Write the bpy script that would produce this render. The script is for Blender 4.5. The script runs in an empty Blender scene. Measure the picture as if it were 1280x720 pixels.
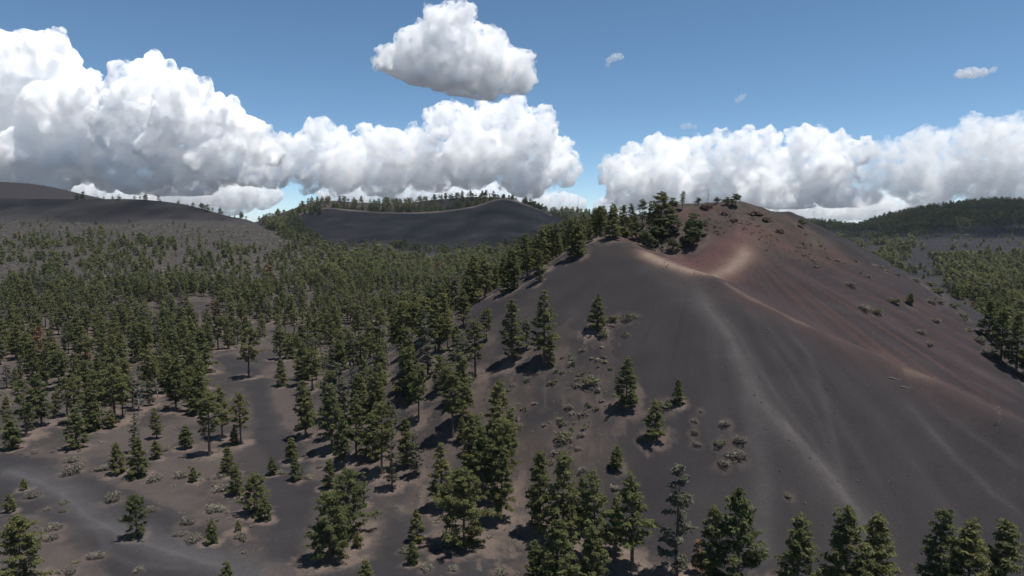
import bpy, math, random
import numpy as np
from math import radians as R

RS = np.random.RandomState(7)
SC = bpy.context.scene
COL = SC.collection

# ------------------------------------------------------------------ camera
F = 853.0                       # focal length in photo pixels (1280 wide)
CAM_Z = 45.0                    # drone height above the flat
PIT = R(5.22)
SP, CP = math.sin(PIT), math.cos(PIT)

def ray(px, py):
    u = (px - 640.0) / F; v = (360.0 - py) / F
    return u, CP + v * SP, -SP + v * CP

def zat(px, py, Y):             # height of the sight line through (px,py) at forward distance Y
    u, a, b = ray(px, py)
    return CAM_Z + Y * b / a

def xat(px, py, Y):
    u, a, b = ray(px, py)
    return Y * u / a

# ------------------------------------------------------------------ noise
def _hash(ix, iy, seed):
    h = (ix.astype(np.int64) * 374761393 + iy.astype(np.int64) * 668265263 + seed * 1442695041) & 0xFFFFFFFF
    h = ((h ^ (h >> 13)) * 1274126177) & 0xFFFFFFFF
    h = h ^ (h >> 16)
    return (h & 0xFFFFFF).astype(np.float64) / 0xFFFFFF

def vnoise(x, y, seed=0):
    x = np.asarray(x, float); y = np.asarray(y, float)
    ix = np.floor(x); iy = np.floor(y)
    fx = x - ix; fy = y - iy
    ix = ix.astype(np.int64); iy = iy.astype(np.int64)
    fx = fx * fx * fx * (fx * (fx * 6 - 15) + 10); fy = fy * fy * fy * (fy * (fy * 6 - 15) + 10)
    a = _hash(ix, iy, seed); b = _hash(ix + 1, iy, seed)
    c = _hash(ix, iy + 1, seed); d = _hash(ix + 1, iy + 1, seed)
    return (a + (b - a) * fx) * (1 - fy) + (c + (d - c) * fx) * fy

def fbm(x, y, seed=0, octv=4, gain=0.5):
    t = 0; amp = 1.0; s = 0.0
    for k in range(octv):
        t = t + amp * vnoise(x * 2.03 ** k + 17.3 * k, y * 2.03 ** k - 9.1 * k, seed + k)
        s += amp; amp *= gain
    return t / s                # 0..1

def sstep(a, b, x):
    t = np.clip((x - a) / (b - a), 0, 1)
    return t * t * (3 - 2 * t)

def smax(a, b, k):
    return k * np.logaddexp(a / k, b / k)

def interp_s(x, keys):          # smooth-ish interpolation of key list [(px, val)...]
    kx = np.array([k[0] for k in keys], float); kv = np.array([k[1] for k in keys], float)
    m = np.gradient(kv, kx)
    x = np.clip(x, kx[0], kx[-1])
    i = np.clip(np.searchsorted(kx, x) - 1, 0, len(kx) - 2)
    h = kx[i + 1] - kx[i]; t = (x - kx[i]) / h
    return ((2*t**3 - 3*t**2 + 1) * kv[i] + (t**3 - 2*t**2 + t) * h * m[i]
            + (-2*t**3 + 3*t**2) * kv[i + 1] + (t**3 - t**2) * h * m[i + 1])

# ------------------------------------------------------------------ terrain height
# the main cinder cone: spurs and summit as crest polylines (px, py, forward distance)
SUMMIT = [(812, 268, 205), (850, 257, 200), (900, 252, 197), (930, 257, 196), (962, 266, 196)]
SPUR = [(752, 296, 182), (768, 294, 178), (800, 312, 166), (845, 331, 156), (900, 350, 148), (1000, 407, 137), (1150, 472, 122), (1280, 532, 108)]
def densify(pl, step=2.0):
    pts = np.array([(xat(*p), p[2], zat(*p)) for p in pl])
    out = []
    for a, b in zip(pts[:-1], pts[1:]):
        n = max(2, int(np.linalg.norm(b - a) / step))
        for k in range(n): out.append(a + (b - a) * k / n)
    out.append(pts[-1])
    return np.array(out)
SUMMIT_P = densify(SUMMIT); SPUR_P = densify(SPUR)

def cone_from(P, x, y, slope, r0):
    best = np.full(x.shape, -1e3)
    for q in P:
        d = np.sqrt((x - q[0]) ** 2 + (y - q[1]) ** 2 + r0 * r0) - r0
        best = np.maximum(best, q[2] - slope * d)
    return best

def hill(px, y, crest, foot, zf, power, back, top=0.0):
    """crest: (px, py, Y) keys; foot: forward distance of the toe; concave front, straight back slope"""
    yc = interp_s(px, [(c[0], c[2]) for c in crest])
    zc = interp_s(px, [(c[0], zat(c[0], c[1], c[2])) for c in crest])
    t = (y - foot) / (yc - foot)
    front = zf + (zc - zf) * np.where(t > 0, np.clip(t, 0, 1) ** power, 0) - np.where(t < 0, -t * 40, 0)
    bk = zc - back * (np.sqrt(np.maximum(y - yc, 0) ** 2 + 18 ** 2) - 18)
    return np.where(t <= 1, front, bk)

LEFT_CREST = [(-500, 262, 900), (-250, 250, 900), (-100, 247, 890), (0, 248, 880), (100, 249, 870), (190, 250, 855), (230, 255, 845), (262, 263, 830),
              (300, 273, 805), (340, 287, 770), (380, 303, 735), (420, 322, 700), (470, 345, 670), (560, 380, 640), (1900, 420, 640)]
KNOLL_CREST = [(-500, 240, 1250), (-120, 229, 1250), (0, 227, 1250), (55, 231, 1250), (110, 243, 1250), (170, 258, 1250), (240, 282, 1250), (320, 310, 1250), (1900, 420, 1250)]
RIM_FRONT = [(-500, 420, 1150), (240, 330, 1150), (300, 300, 1150), (345, 280, 1150), (375, 267, 1145), (402, 260, 1140), (440, 262, 1125), (480, 265, 1115), (545, 264, 1115),
             (590, 258, 1130), (632, 248, 1150), (655, 254, 1160), (690, 269, 1160), (730, 288, 1160), (780, 312, 1160), (860, 345, 1160), (1900, 420, 1160)]
RIM_BACK = [(-500, 420, 1330), (220, 330, 1330), (290, 285, 1330), (330, 275, 1330), (365, 262, 1330), (395, 252, 1330), (450, 253, 1330), (500, 254, 1330), (550, 249, 1330), (600, 246, 1330),
            (640, 250, 1330), (680, 264, 1400), (720, 265, 1500), (760, 272, 1500), (800, 284, 1500), (860, 300, 1500), (1900, 420, 1500)]
RIGHT_CREST = [(-500, 420, 1500), (840, 310, 1500), (920, 292, 1500), (980, 281, 1500), (1010, 277, 1500), (1035, 279, 1500), (1060, 283, 1480), (1100, 273, 1450), (1130, 265, 1430), (1160, 260, 1410),
               (1200, 255, 1400), (1235, 252, 1400), (1290, 252, 1400), (1400, 258, 1400), (1650, 285, 1400), (1900, 300, 1400)]

def H(x, y):
    x = np.asarray(x, float); y = np.asarray(y, float)
    ys = np.maximum(y, 1.0)
    px = np.clip(640 + F * x / ys, -480, 1880)
    px = np.where(y < 1, np.where(x > 0, 1880, -480), px)
    r = np.hypot(x, y)
    # flat of ash with low mounds, rising slowly to the back left
    g = -1.2 + 2.6 * fbm(x / 55, y / 55, 3, 3) + 0.5 * fbm(x / 9, y / 9, 11, 3) - 0.2
    g = g + 7 * sstep(230, 520, y) * sstep(700, 200, px)
    z = g
    near = (r < 420)
    c = np.full(x.shape, -200.0)
    if near.any():
        xn, yn = x[near], y[near]
        w = 1.6 * (fbm(xn / 26, yn / 26, 31, 3) - .5)
        a = cone_from(SUMMIT_P, xn, yn, 0.60, 9.0)
        b = cone_from(SPUR_P, xn, yn, 0.56, 3.0)
        cc = smax(a, b, 1.3)
        # shallow chutes running down the fall lines
        ang = np.arctan2(xn - 45, yn - 165)
        cc = cc + sstep(30, 44, a) * (2.6 * (fbm(xn / 8, yn / 8, 43, 5) - .5)) + 0.45 * (fbm(ang * 9, cc / 40, 41, 3) - .5) * sstep(38, 20, cc) * 2 + w * .35
        c[near] = cc
    z = smax(z, c, 2.6)
    far = (y > 250)
    if far.any():
        xf, yf, pf = x[far], y[far], px[far]
        n1 = fbm(xf / 130, yf / 130, 51, 4) - .5
        zz = z[far]
        hl = hill(pf, yf, LEFT_CREST, 400, 2, 1.55, .30) + (n1 * 8 + 5 * (fbm(xf / 28, yf / 160, 57, 3) - .5)) * sstep(400, 600, yf) * sstep(870, 760, yf)
        hk = hill(pf, yf, KNOLL_CREST, 880, 10, 1.0, .3)
        ha = hill(pf, yf, RIM_FRONT, 720, 4, 1.35, .16) + 5 * (fbm(xf / 34, yf / 300, 53, 3) - .5) * sstep(740, 900, yf) * sstep(1130, 1040, yf)
        hb = hill(pf, yf, RIM_BACK, 1150, 20, 1.0, .3)
        hr = hill(pf, yf, RIGHT_CREST, 640, 0, 1.15, .25) + n1 * 16 * sstep(640, 900, yf) * sstep(1380, 1150, yf)
        for q in (hl, hk, ha, hb, hr):
            zz = smax(zz, q, 3.0)
        # low far country closing the horizon
        zz = zz + sstep(1900, 3600, yf) * (18 + 40 * fbm(xf / 700, yf / 700, 61, 3))
        z[far] = zz
    return z

def unproj(px, py, ymin=40.0, ymax=2600.0):
    """first terrain point on the sight line through a photo pixel"""
    u, a, b = ray(px, py)
    Y = np.geomspace(ymin, ymax, 1500)
    X = Y * u / a; Z = CAM_Z + Y * b / a
    d = Z - H(X, Y)
    i = int(np.argmax(d < 0))
    if d[i] >= 0: return None
    if i > 0:
        y0, y1 = Y[i - 1], Y[i]
        for _ in range(12):
            ym = (y0 + y1) / 2
            if CAM_Z + ym * b / a < H(np.array([ym * u / a]), np.array([ym]))[0]: y1 = ym
            else: y0 = ym
        ym = (y0 + y1) / 2
    else: ym = Y[0]
    xm = ym * u / a
    return np.array([xm, ym, H(np.array([xm]), np.array([ym]))[0]])

def unline(pts, step=14.0):
    """photo polyline -> polyline on the ground"""
    out = []
    for (x0, y0), (x1, y1) in zip(pts[:-1], pts[1:]):
        n = max(1, int(math.hypot(x1 - x0, y1 - y0) / step))
        for k in range(n):
            q = unproj(x0 + (x1 - x0) * k / n, y0 + (y1 - y0) * k / n)
            if q is not None: out.append(q)
    q = unproj(*pts[-1])
    if q is not None: out.append(q)
    return np.array(out)

def dist_line(P, x, y):
    """distance to a ground polyline and position 0..1 along it"""
    best = np.full(x.shape, 1e9); tt = np.zeros(x.shape)
    n = len(P) - 1
    for k in range(n):
        ax, ay = P[k][:2]; bx, by = P[k + 1][:2]
        L = (bx - ax) ** 2 + (by - ay) ** 2 + 1e-9
        t = np.clip(((x - ax) * (bx - ax) + (y - ay) * (by - ay)) / L, 0, 1)
        d = np.hypot(x - ax - t * (bx - ax), y - ay - t * (by - ay))
        m = d < best
        best = np.where(m, d, best); tt = np.where(m, (k + t) / n, tt)
    return best, tt

def in_poly(P, x, y):
    ins = np.zeros(x.shape, bool)
    n = len(P); j = n - 1
    for i in range(n):
        xi, yi = P[i][:2]; xj, yj = P[j][:2]
        c = ((yi > y) != (yj > y)) & (x < (xj - xi) * (y - yi) / (yj - yi + 1e-12) + xi)
        ins ^= c; j = i
    return ins

# ------------------------------------------------------------------ materials
def new_mat(name):
    m = bpy.data.materials.new(name); m.use_nodes = True
    nt = m.node_tree
    for n in list(nt.nodes): nt.nodes.remove(n)
    return m, nt
def nd(nt, typ, **kw):
    n = nt.nodes.new(typ)
    for k, v in kw.items():
        if k in n.inputs: n.inputs[k].default_value = v
        else: setattr(n, k, v)
    return n
def lk(nt, a, b): nt.links.new(a, b)

def ground_mat():
    m, nt = new_mat('cinder_ground')
    out = nd(nt, 'ShaderNodeOutputMaterial'); bs = nd(nt, 'ShaderNodeBsdfPrincipled')
    bs.inputs['Roughness'].default_value = 0.95; bs.inputs['Specular IOR Level'].default_value = 0.12
    at = nd(nt, 'ShaderNodeAttribute', attribute_name='tint')
    geo = nd(nt, 'ShaderNodeNewGeometry')
    def noise(scale, det):
        n = nd(nt, 'ShaderNodeTexNoise'); n.inputs['Scale'].default_value = scale; n.inputs['Detail'].default_value = det
        lk(nt, geo.outputs['Position'], n.inputs['Vector']); return n
    n1 = noise(0.16, 5); n2 = noise(1.7, 4); n3 = noise(6.0, 3)
    def ramp(n, lo, hi):
        r = nd(nt, 'ShaderNodeMapRange'); r.inputs['From Min'].default_value = .3; r.inputs['From Max'].default_value = .7
        r.inputs['To Min'].default_value = lo; r.inputs['To Max'].default_value = hi
        lk(nt, n.outputs['Fac'], r.inputs['Value']); return r
    r1 = ramp(n1, .90, 1.10); r2 = ramp(n2, .93, 1.07); r3 = ramp(n3, .82, 1.18)
    mu = nd(nt, 'ShaderNodeMath', operation='MULTIPLY'); lk(nt, r1.outputs[0], mu.inputs[0]); lk(nt, r2.outputs[0], mu.inputs[1])
    mu2 = nd(nt, 'ShaderNodeMath', operation='MULTIPLY'); lk(nt, mu.outputs[0], mu2.inputs[0]); lk(nt, r3.outputs[0], mu2.inputs[1])
    vm = nd(nt, 'ShaderNodeVectorMath', operation='SCALE'); lk(nt, at.outputs['Color'], vm.inputs[0]); lk(nt, mu2.outputs[0], vm.inputs['Scale'])
    lk(nt, vm.outputs[0], bs.inputs['Base Color'])
    bp = nd(nt, 'ShaderNodeBump'); bp.inputs['Strength'].default_value = .16; bp.inputs['Distance'].default_value = .25
    lk(nt, n2.outputs['Fac'], bp.inputs['Height'])
    bp2 = nd(nt, 'ShaderNodeBump'); bp2.inputs['Strength'].default_value = .2; bp2.inputs['Distance'].default_value = .08
    lk(nt, n3.outputs['Fac'], bp2.inputs['Height']); lk(nt, bp.outputs[0], bp2.inputs['Normal'])
    lk(nt, bp2.outputs[0], bs.inputs['Normal'])
    lk(nt, bs.outputs[0], out.inputs['Surface'])
    return m

# ------------------------------------------------------------------ mesh helper
def mesh_np(name, V, loops, starts, mats, matidx=None, smooth=False, colors=None, attrs=None):
    me = bpy.data.meshes.new(name)
    V = np.ascontiguousarray(V, np.float32); loops = np.ascontiguousarray(loops, np.int32); starts = np.ascontiguousarray(starts, np.int32)
    me.vertices.add(len(V)); me.vertices.foreach_set('co', V.ravel())
    me.loops.add(len(loops)); me.loops.foreach_set('vertex_index', loops)
    me.polygons.add(len(starts)); me.polygons.foreach_set('loop_start', starts)
    for m in mats: me.materials.append(m)
    if matidx is not None: me.polygons.foreach_set('material_index', np.ascontiguousarray(matidx, np.int32))
    me.polygons.foreach_set('use_smooth', np.full(len(starts), smooth, bool))
    if colors is not None:
        a = me.attributes.new('tint', 'FLOAT_COLOR', 'POINT')
        a.data.foreach_set('color', np.ascontiguousarray(np.c_[colors, np.ones(len(V))], np.float32).ravel())
    for k, v in (attrs or {}).items():
        a = me.attributes.new(k, 'FLOAT', 'POINT'); a.data.foreach_set('value', np.ascontiguousarray(v, np.float32))
    me.update(calc_edges=True); me.validate()
    return me
def quads(Q): return Q.ravel(), np.arange(0, Q.size, 4)

def put(name, data, loc=(0, 0, 0), rz=0.0, sc=1.0, parent=None):
    o = bpy.data.objects.new(name, data); COL.objects.link(o)
    o.location = loc; o.rotation_euler = (0, 0, rz)
    o.scale = (sc, sc, sc) if not hasattr(sc, '__len__') else sc
    if parent: o.parent = parent
    return o
def tag(o, label=None, cat=None, group=None, kind=None):
    if label: o['label'] = label
    if cat: o['category'] = cat
    if group: o['group'] = group
    if kind: o['kind'] = kind
    return o
# ------------------------------------------------------------------ ground regions (drawn on the ground)
POLY = {}
def region(name, pts, step=40):
    POLY[name] = unline(pts + [pts[0]], step)

TRAILS = [   # (photo points, half width m, strength, colour)
    ([(850, 344), (868, 356), (885, 385), (915, 425), (945, 490), (990, 545), (1035, 595), (1075, 645), (1110, 700)], 2.6, .60, (.105, .094, .094)),
    ([(868, 356), (885, 385), (915, 425), (945, 490), (990, 545), (1035, 595), (1075, 645), (1110, 700)], .9, .50, (.145, .132, .131)),
    ([(975, 520), (1005, 555), (1046, 600), (1070, 640)], .4, .5, (.17, .15, .145)),
    ([(880, 368), (925, 420), (968, 490), (1010, 545), (1052, 605), (1085, 660)], .5, .3, (.12, .11, .11)),
    ([(905, 362), (960, 410), (1010, 470), (1075, 560), (1120, 640)], .9, .2, (.10, .09, .09)),
    ([(870, 365), (890, 420), (900, 500), (905, 560)], 1.2, .18, (.09, .082, .083)),
    ([(1060, 470), (1120, 545), (1190, 640), (1230, 700)], 1.1, .2, (.095, .086, .087)),
    ([(915, 425), (935, 470), (946, 540), (955, 610), (952, 690), (950, 720)], 1.6, .55, (.11, .10, .10)),
    ([(985, 415), (1010, 440), (1028, 490), (1042, 550), (1056, 610)], .7, .34, (.108, .098, .098)),
    ([(960, 430), (990, 470), (1020, 520), (1040, 570)], .6, .26, (.10, .09, .09)),
    ([(940, 345), (1000, 390), (1060, 435), (1130, 500), (1200, 580), (1280, 645)], 1.3, .26, (.098, .088, .089)),
    ([(1130, 500), (1165, 540), (1200, 580), (1240, 618), (1280, 645)], .5, .34, (.12, .108, .107)),
    ([(1160, 500), (1215, 545), (1280, 590)], .5, .3, (.11, .10, .10)),
    ([(795, 330), (850, 360), (870, 372), (840, 375)], 2.0, .26, (.10, .09, .092)),
    ([(940, 300), (1000, 345), (1090, 385), (1180, 440), (1285, 500)], 1.1, .34, (.105, .086, .086)),
    ([(1000, 370), (1100, 400), (1200, 452), (1290, 492)], .9, .34, (.098, .084, .086)),
    ([(985, 382), (1060, 402), (1150, 448), (1290, 512)], .8, .3, (.092, .080, .082)),
    ([(1040, 420), (1120, 460), (1200, 530), (1285, 590)], .8, .18, (.09, .082, .082)),
    ([(1020, 330), (1080, 352), (1140, 385), (1230, 450), (1290, 480)], .8, .3, (.10, .08, .08)),
]
RED = [      # sandy and red ridge path
    ([(795, 310), (830, 327), (865, 338), (895, 344), (915, 337), (932, 318), (938, 298), (925, 284)], 3.0, .5, (.21, .14, .115)),
    ([(800, 313), (830, 328), (865, 339), (895, 344), (913, 336), (928, 324), (936, 306)], 1.5, .85, (.34, .255, .20)),
    ([(895, 346), (930, 368), (985, 396), (1050, 425), (1120, 455), (1200, 490), (1285, 530)], 4.2, .6, (.100, .064, .061)),
    ([(900, 350), (930, 368), (985, 396), (1020, 412)], .6, .65, (.21, .15, .12)),
    ([(1020, 412), (1090, 440), (1200, 487), (1285, 528)], .6, .35, (.16, .11, .095)),
    ([(1128, 462), (1150, 468), (1172, 474)], 1.6, .7, (.18, .13, .10)),
    ([(1095, 440), (1130, 455), (1180, 480)], 2.2, .3, (.14, .095, .08)),
    ([(925, 284), (945, 292), (990, 312), (1050, 332)], 1.4, .35, (.14, .08, .068)),
    ([(960, 275), (1010, 300), (1060, 330)], 1.0, .35, (.15, .085, .07)),
]
LANE_TRACKS = [
    ([(-10, 583), (40, 596), (85, 616), (118, 650), (165, 668), (230, 690), (300, 712), (340, 726)], 2.8, .7, (.125, .118, .120)),
    ([(0, 586), (40, 599), (80, 617), (112, 648), (160, 672), (230, 694), (300, 716)], .5, .5, (.15, .14, .14)),
    ([(118, 652), (135, 690), (165, 705), (240, 712)], .6, .35, (.12, .11, .11)),
    ([(300, 462), (320, 500), (345, 545), (360, 600), (355, 660), (335, 715)], 1.8, .10, (.08, .074, .08)),
    ([(545, 660), (575, 690), (620, 708)], .8, .35, (.11, .10, .10)),
]
def build_regions():
    region('lane', [(268, 448), (292, 442), (330, 470), (352, 520), (378, 560), (398, 612), (385, 660), (382, 718), (430, 735), (640, 735), (655, 690),
                    (560, 690), (510, 650), (470, 625), (490, 660), (470, 700), (400, 712), (300, 700), (240, 655), (160, 610), (100, 592), (60, 575), (-120, 555),
                    (-160, 640), (-20, 650), (60, 640), (150, 735), (330, 735), (328, 650), (330, 590), (318, 560), (322, 520), (300, 480)])
    region('bowl', [(800, 312), (850, 318), (880, 318), (905, 300), (925, 276), (945, 292), (955, 318), (930, 352), (895, 348), (850, 336)])
    region('summit', [(760, 300), (800, 270), (850, 257), (900, 253), (960, 264), (1010, 290), (1070, 335), (1010, 338), (958, 318), (925, 278), (880, 318), (800, 312)])
    region('flank', [(955, 318), (1010, 338), (1080, 340), (1130, 352), (1200, 400), (1290, 480), (1290, 530), (1150, 470), (1000, 404), (930, 362)])
    region('litter', [(430, 560), (470, 530), (560, 520), (620, 480), (720, 420), (760, 430), (800, 500), (800, 545), (760, 600), (700, 600), (860, 700), (860, 735), (640, 735), (560, 690), (480, 620)])

GROUND_K = .54
CINDER = np.array((.050, .0452, .0475))
def ground_colour(x, y, z, trees):
    px = np.clip(640 + F * x / np.maximum(y, 1), -480, 1880)
    n60 = fbm(x / 60, y / 60, 101, 4); n12 = fbm(x / 12, y / 12, 103, 4); n3 = fbm(x / 2.6, y / 2.6, 105, 3); n1 = fbm(x / .9, y / .9, 106, 2)
    wx = x + 5 * (n12 - .5) + 2.0 * (n3 - .5); wy = y + 5 * (fbm(x / 12, y / 12, 107, 4) - .5) + 2.0 * (fbm(x / 2.6, y / 2.6, 109, 3) - .5)
    C = np.repeat(CINDER[None], len(x), 0) * (0.9 + .25 * n60)[:, None]
    def mix(mask, col):
        nonlocal C
        mask = np.clip(mask, 0, 1)[:, None]
        C = C * (1 - mask) + np.asarray(col) * mask
    cone = z > 4.0
    near = (np.hypot(x, y) < 330)
    def soft(name, w, sel):          # region mask with a feathered, broken edge
        out = np.zeros(len(x)); k = np.nonzero(sel)[0]; rs = np.random.RandomState(3)
        for q in range(14):
            ox, oy = rs.normal(size=2) * w
            out[k] += in_poly(POLY[name], wx[k] + ox, wy[k] + oy)
        return out / 14
    # flat: brown-grey soil between the bare lanes
    flat = np.where((y < 720) & (px < 760) & (z < 26), 1.0, 0.0) * sstep(8, 2.5, np.where(y < 300, z, 0))
    mix(flat * (.30 + .6 * sstep(.38, .62, n12)) * .9, (.138, .112, .100))
    ln = soft('lane', .8, (y < 330) & (y > 60) & (np.abs(x) < 220))
    # soften lane edge with the wobble only; bare dark ash
    mix(ln * .92, np.array((.050, .0465, .0505)))
    # pine litter and dry grass round the trees: warm patches, wider than the crown
    L = np.zeros(len(x))
    for (tx, ty, tr, wt) in trees:
        m = (np.abs(x - tx) < tr * 1.5) & (np.abs(y - ty) < tr * 1.5)
        if m.any():
            d = np.hypot(x[m] - tx, y[m] - ty) / tr + 1.1 * (n3[m] - .5) + .6 * (n12[m] - .5) + .7 * (n1[m] - .5)
            L[m] = np.maximum(L[m], wt * sstep(1.2, .5, d))
    mix(L * (.62 + .5 * n3), (.24, .18, .150))
    mix(L * sstep(.55, .7, n1) * .5, (.30, .24, .20))
    lit = in_poly(POLY['litter'], wx, wy) & (y < 300)
    mix(lit * sstep(.40, .62, fbm(x / 5, y / 5, 111, 4)) * .6 * sstep(0, 1, L + .45 + .4 * (n12 - .5)), (.185, .14, .118))
    mix(lit * sstep(.60, .70, fbm(x / 1.6, y / 4.5, 117, 3)) * .45, (.22, .17, .14))
    # far ground on the left: scrubby grey brown slope below the dark cinder crest
    t = z - (22 + 10 * (n60 - .5) + 9 * (n12 - .5))
    yl = sstep(400, 520, y) * sstep(640, 480, px) * (y < 900)
    shr = yl * sstep(62, 44, z + 10 * (n60 - .5) + 6 * (fbm(x / 25, y / 25, 113, 4) - .5))
    mix(shr * (.55 + .45 * n12), (.088, .077, .070))
    mix(shr * sstep(.56, .7, n3) * .5, (.13, .115, .10))
    mix(yl * sstep(44, 62, z) * .9, np.array((.049, .0445, .0455)))
    mix(yl * sstep(40, 60, z) * sstep(.52, .68, fbm(x / 14, y / 120, 145, 4)) * .5, (.078, .070, .066))
    # crater hill: blue-black cinder with a pale rim line
    cr = (y > 760) & (y < 1400) & (px > 330) & (px < 780)
    mix(cr * sstep(8, 20, z) * .9, (.043, .041, .0445))
    mix(cr * sstep(10, 24, z) * sstep(.5, .72, fbm(x / 16, y / 220, 141, 4)) * .35, (.060, .055, .056))
    mix(cr * sstep(52, 22, z + 24 * (n60 - .5)) * sstep(.52, .66, n3) * .7, (.082, .074, .064))
    rimy = interp_s(px, [(c[0], c[2]) for c in RIM_FRONT])
    mix(((px > 372) & (px < 690)) * sstep(13, 4, np.abs(y - rimy + 3)) * (.6 + .4 * n12), (.30, .235, .20))
    inner = (y > rimy + 8) & (y < 1340) & (px > 360) & (px < 650)
    mix(inner * (.5 + .4 * n12), (.095, .075, .062))
    # right hill: cinder patch and grassy scrub
    rh = (y > 560) & (px > 960)
    mix(rh * .75, (.058, .054, .050))
    mix(rh * sstep(.42, .5, n60 + .10 * (px > 1110) + .12 * (n12 - .5)) * (y < 1180) * .9, (.042, .040, .047))
    # main cone ------------------------------------------------
    # loose grassy debris on the lower left flank
    sm = soft('summit', 4.0, near & (z > 14))
    gr = fbm(x / 3.2, y / 3.2, 121, 4)
    mix(sm * .9, (.112, .082, .072))
    mix(sm * sstep(.5, .62, gr) * .7, (.108, .098, .074))
    mix(sm * sstep(.5, .66, n1) * .5, (.070, .052, .047))
    mix(sm * sstep(.56, .72, fbm(x / 7, y / 7, 123, 4)) * .75, (.145, .078, .070))
    fl = soft('flank', 5.0, near & (z > 3))
    # bands that run down the fall lines
    ang = np.arctan2(x - 55, y - 175)
    band = fbm(ang * 16, z / 60, 131, 4)
    mix(fl * (.45 + .4 * sstep(.35, .6, band)), (.072, .0515, .0535))
    mix(fl * sstep(.52, .66, band) * .6, (.054, .052, .058))
    mix(fl * sstep(.52, .68, fbm(ang * 26, z / 45, 133, 4)) * .65, (.118, .070, .065))
    mix((near & (px < 800)) * (1 - fl) * sstep(2, 6, z) * sstep(34, 20, z) * sstep(.47, .62, fbm(x / 7, y / 7, 151, 4)) * sstep(830, 690, px) * .55, (.130, .102, .090))
    mix(fl * sstep(.56, .66, fbm(ang * 48, z / 50, 143, 3)) * .35, (.036, .034, .038))
    face = near * (z > 2.0) * (1 - fl) * (1 - sm)
    b2 = fbm(ang * 11, z / 70, 135, 4)
    mix(face * sstep(.45, .7, b2) * .26, (.068, .059, .061))
    mix(face * sstep(.55, .72, fbm(ang * 34, z / 30, 137, 4)) * .12, (.075, .067, .068))
    mix(face * sstep(.5, .7, fbm(x / 18, y / 18, 139, 4)) * .3, (.041, .0375, .040))
    bw = soft('bowl', 2.2, near & (z > 14))
    mix(bw * .9, (.158, .086, .078))
    mix(bw * sstep(.5, .7, n3) * .4, (.175, .10, .088))
    for pts, hw, st, col in TRAILS + RED + LANE_TRACKS:
        P = unline(pts)
        m = (x > P[:, 0].min() - 12) & (x < P[:, 0].max() + 12) & (y > P[:, 1].min() - 12) & (y < P[:, 1].max() + 12)
        if not m.any(): continue
        d, t = dist_line(P, x[m] + 1.0 * (n12[m] - .5) + .3 * (n3[m] - .5), y[m] + .6 * (n3[m] - .5))
        w = hw * (.85 + .4 * n12[m])
        k = np.exp(-(d / w) ** 2) * st * (sstep(0, .08, t) * sstep(1, .9, t) * .8 + .2) * (.7 + .3 * n3[m] + .3 * n1[m])
        full = np.zeros(len(x)); full[m] = k
        mix(full, col)
    return np.clip(C * GROUND_K, .01, .6)

def build_ground(trees):
    th_d = np.arange(-46, 46.001, .095)
    th = np.concatenate([np.arange(-180, -46, 3.0), th_d, np.arange(49, 180, 3.0)])
    rr = np.concatenate([[1.0, 8, 16, 24, 32, 40, 48], np.geomspace(54, 1750, 720), np.geomspace(1790, 40000, 60)])
    T, RR = np.meshgrid(R(1) * th, rr)              # rows = radius
    x = (RR * np.sin(T)).ravel(); y = (RR * np.cos(T)).ravel()
    z = H(x, y)
    n, m = len(rr), len(th)
    i = np.arange(n - 1)[:, None] * m; j = np.arange(m)[None]
    jn = (j + 1) % m
    Q = np.stack([i + j, i + jn, i + m + jn, i + m + j], -1).reshape(-1, 4)
    # centre cap
    V = np.vstack([np.c_[x, y, z], [[0, 0, float(H(np.array([0.]), np.array([0.]))[0])]]])
    c = len(V) - 1
    tri = np.stack([np.full(m, c), np.roll(np.arange(m), -1), np.arange(m)], -1)
    loops = np.concatenate([Q[:, ::-1].ravel(), tri[:, ::-1].ravel()])
    starts = np.concatenate([np.arange(0, Q.size, 4), Q.size + np.arange(0, tri.size, 3)])
    colr = ground_colour(V[:, 0], V[:, 1], V[:, 2], trees)
    me = mesh_np('ground', V, loops, starts, [ground_mat()], smooth=True, colors=colr)
    if me.polygons[5].normal.z < 0: me.flip_normals()
    o = put('ground', me); tag(o, kind='structure')
    return o
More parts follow.
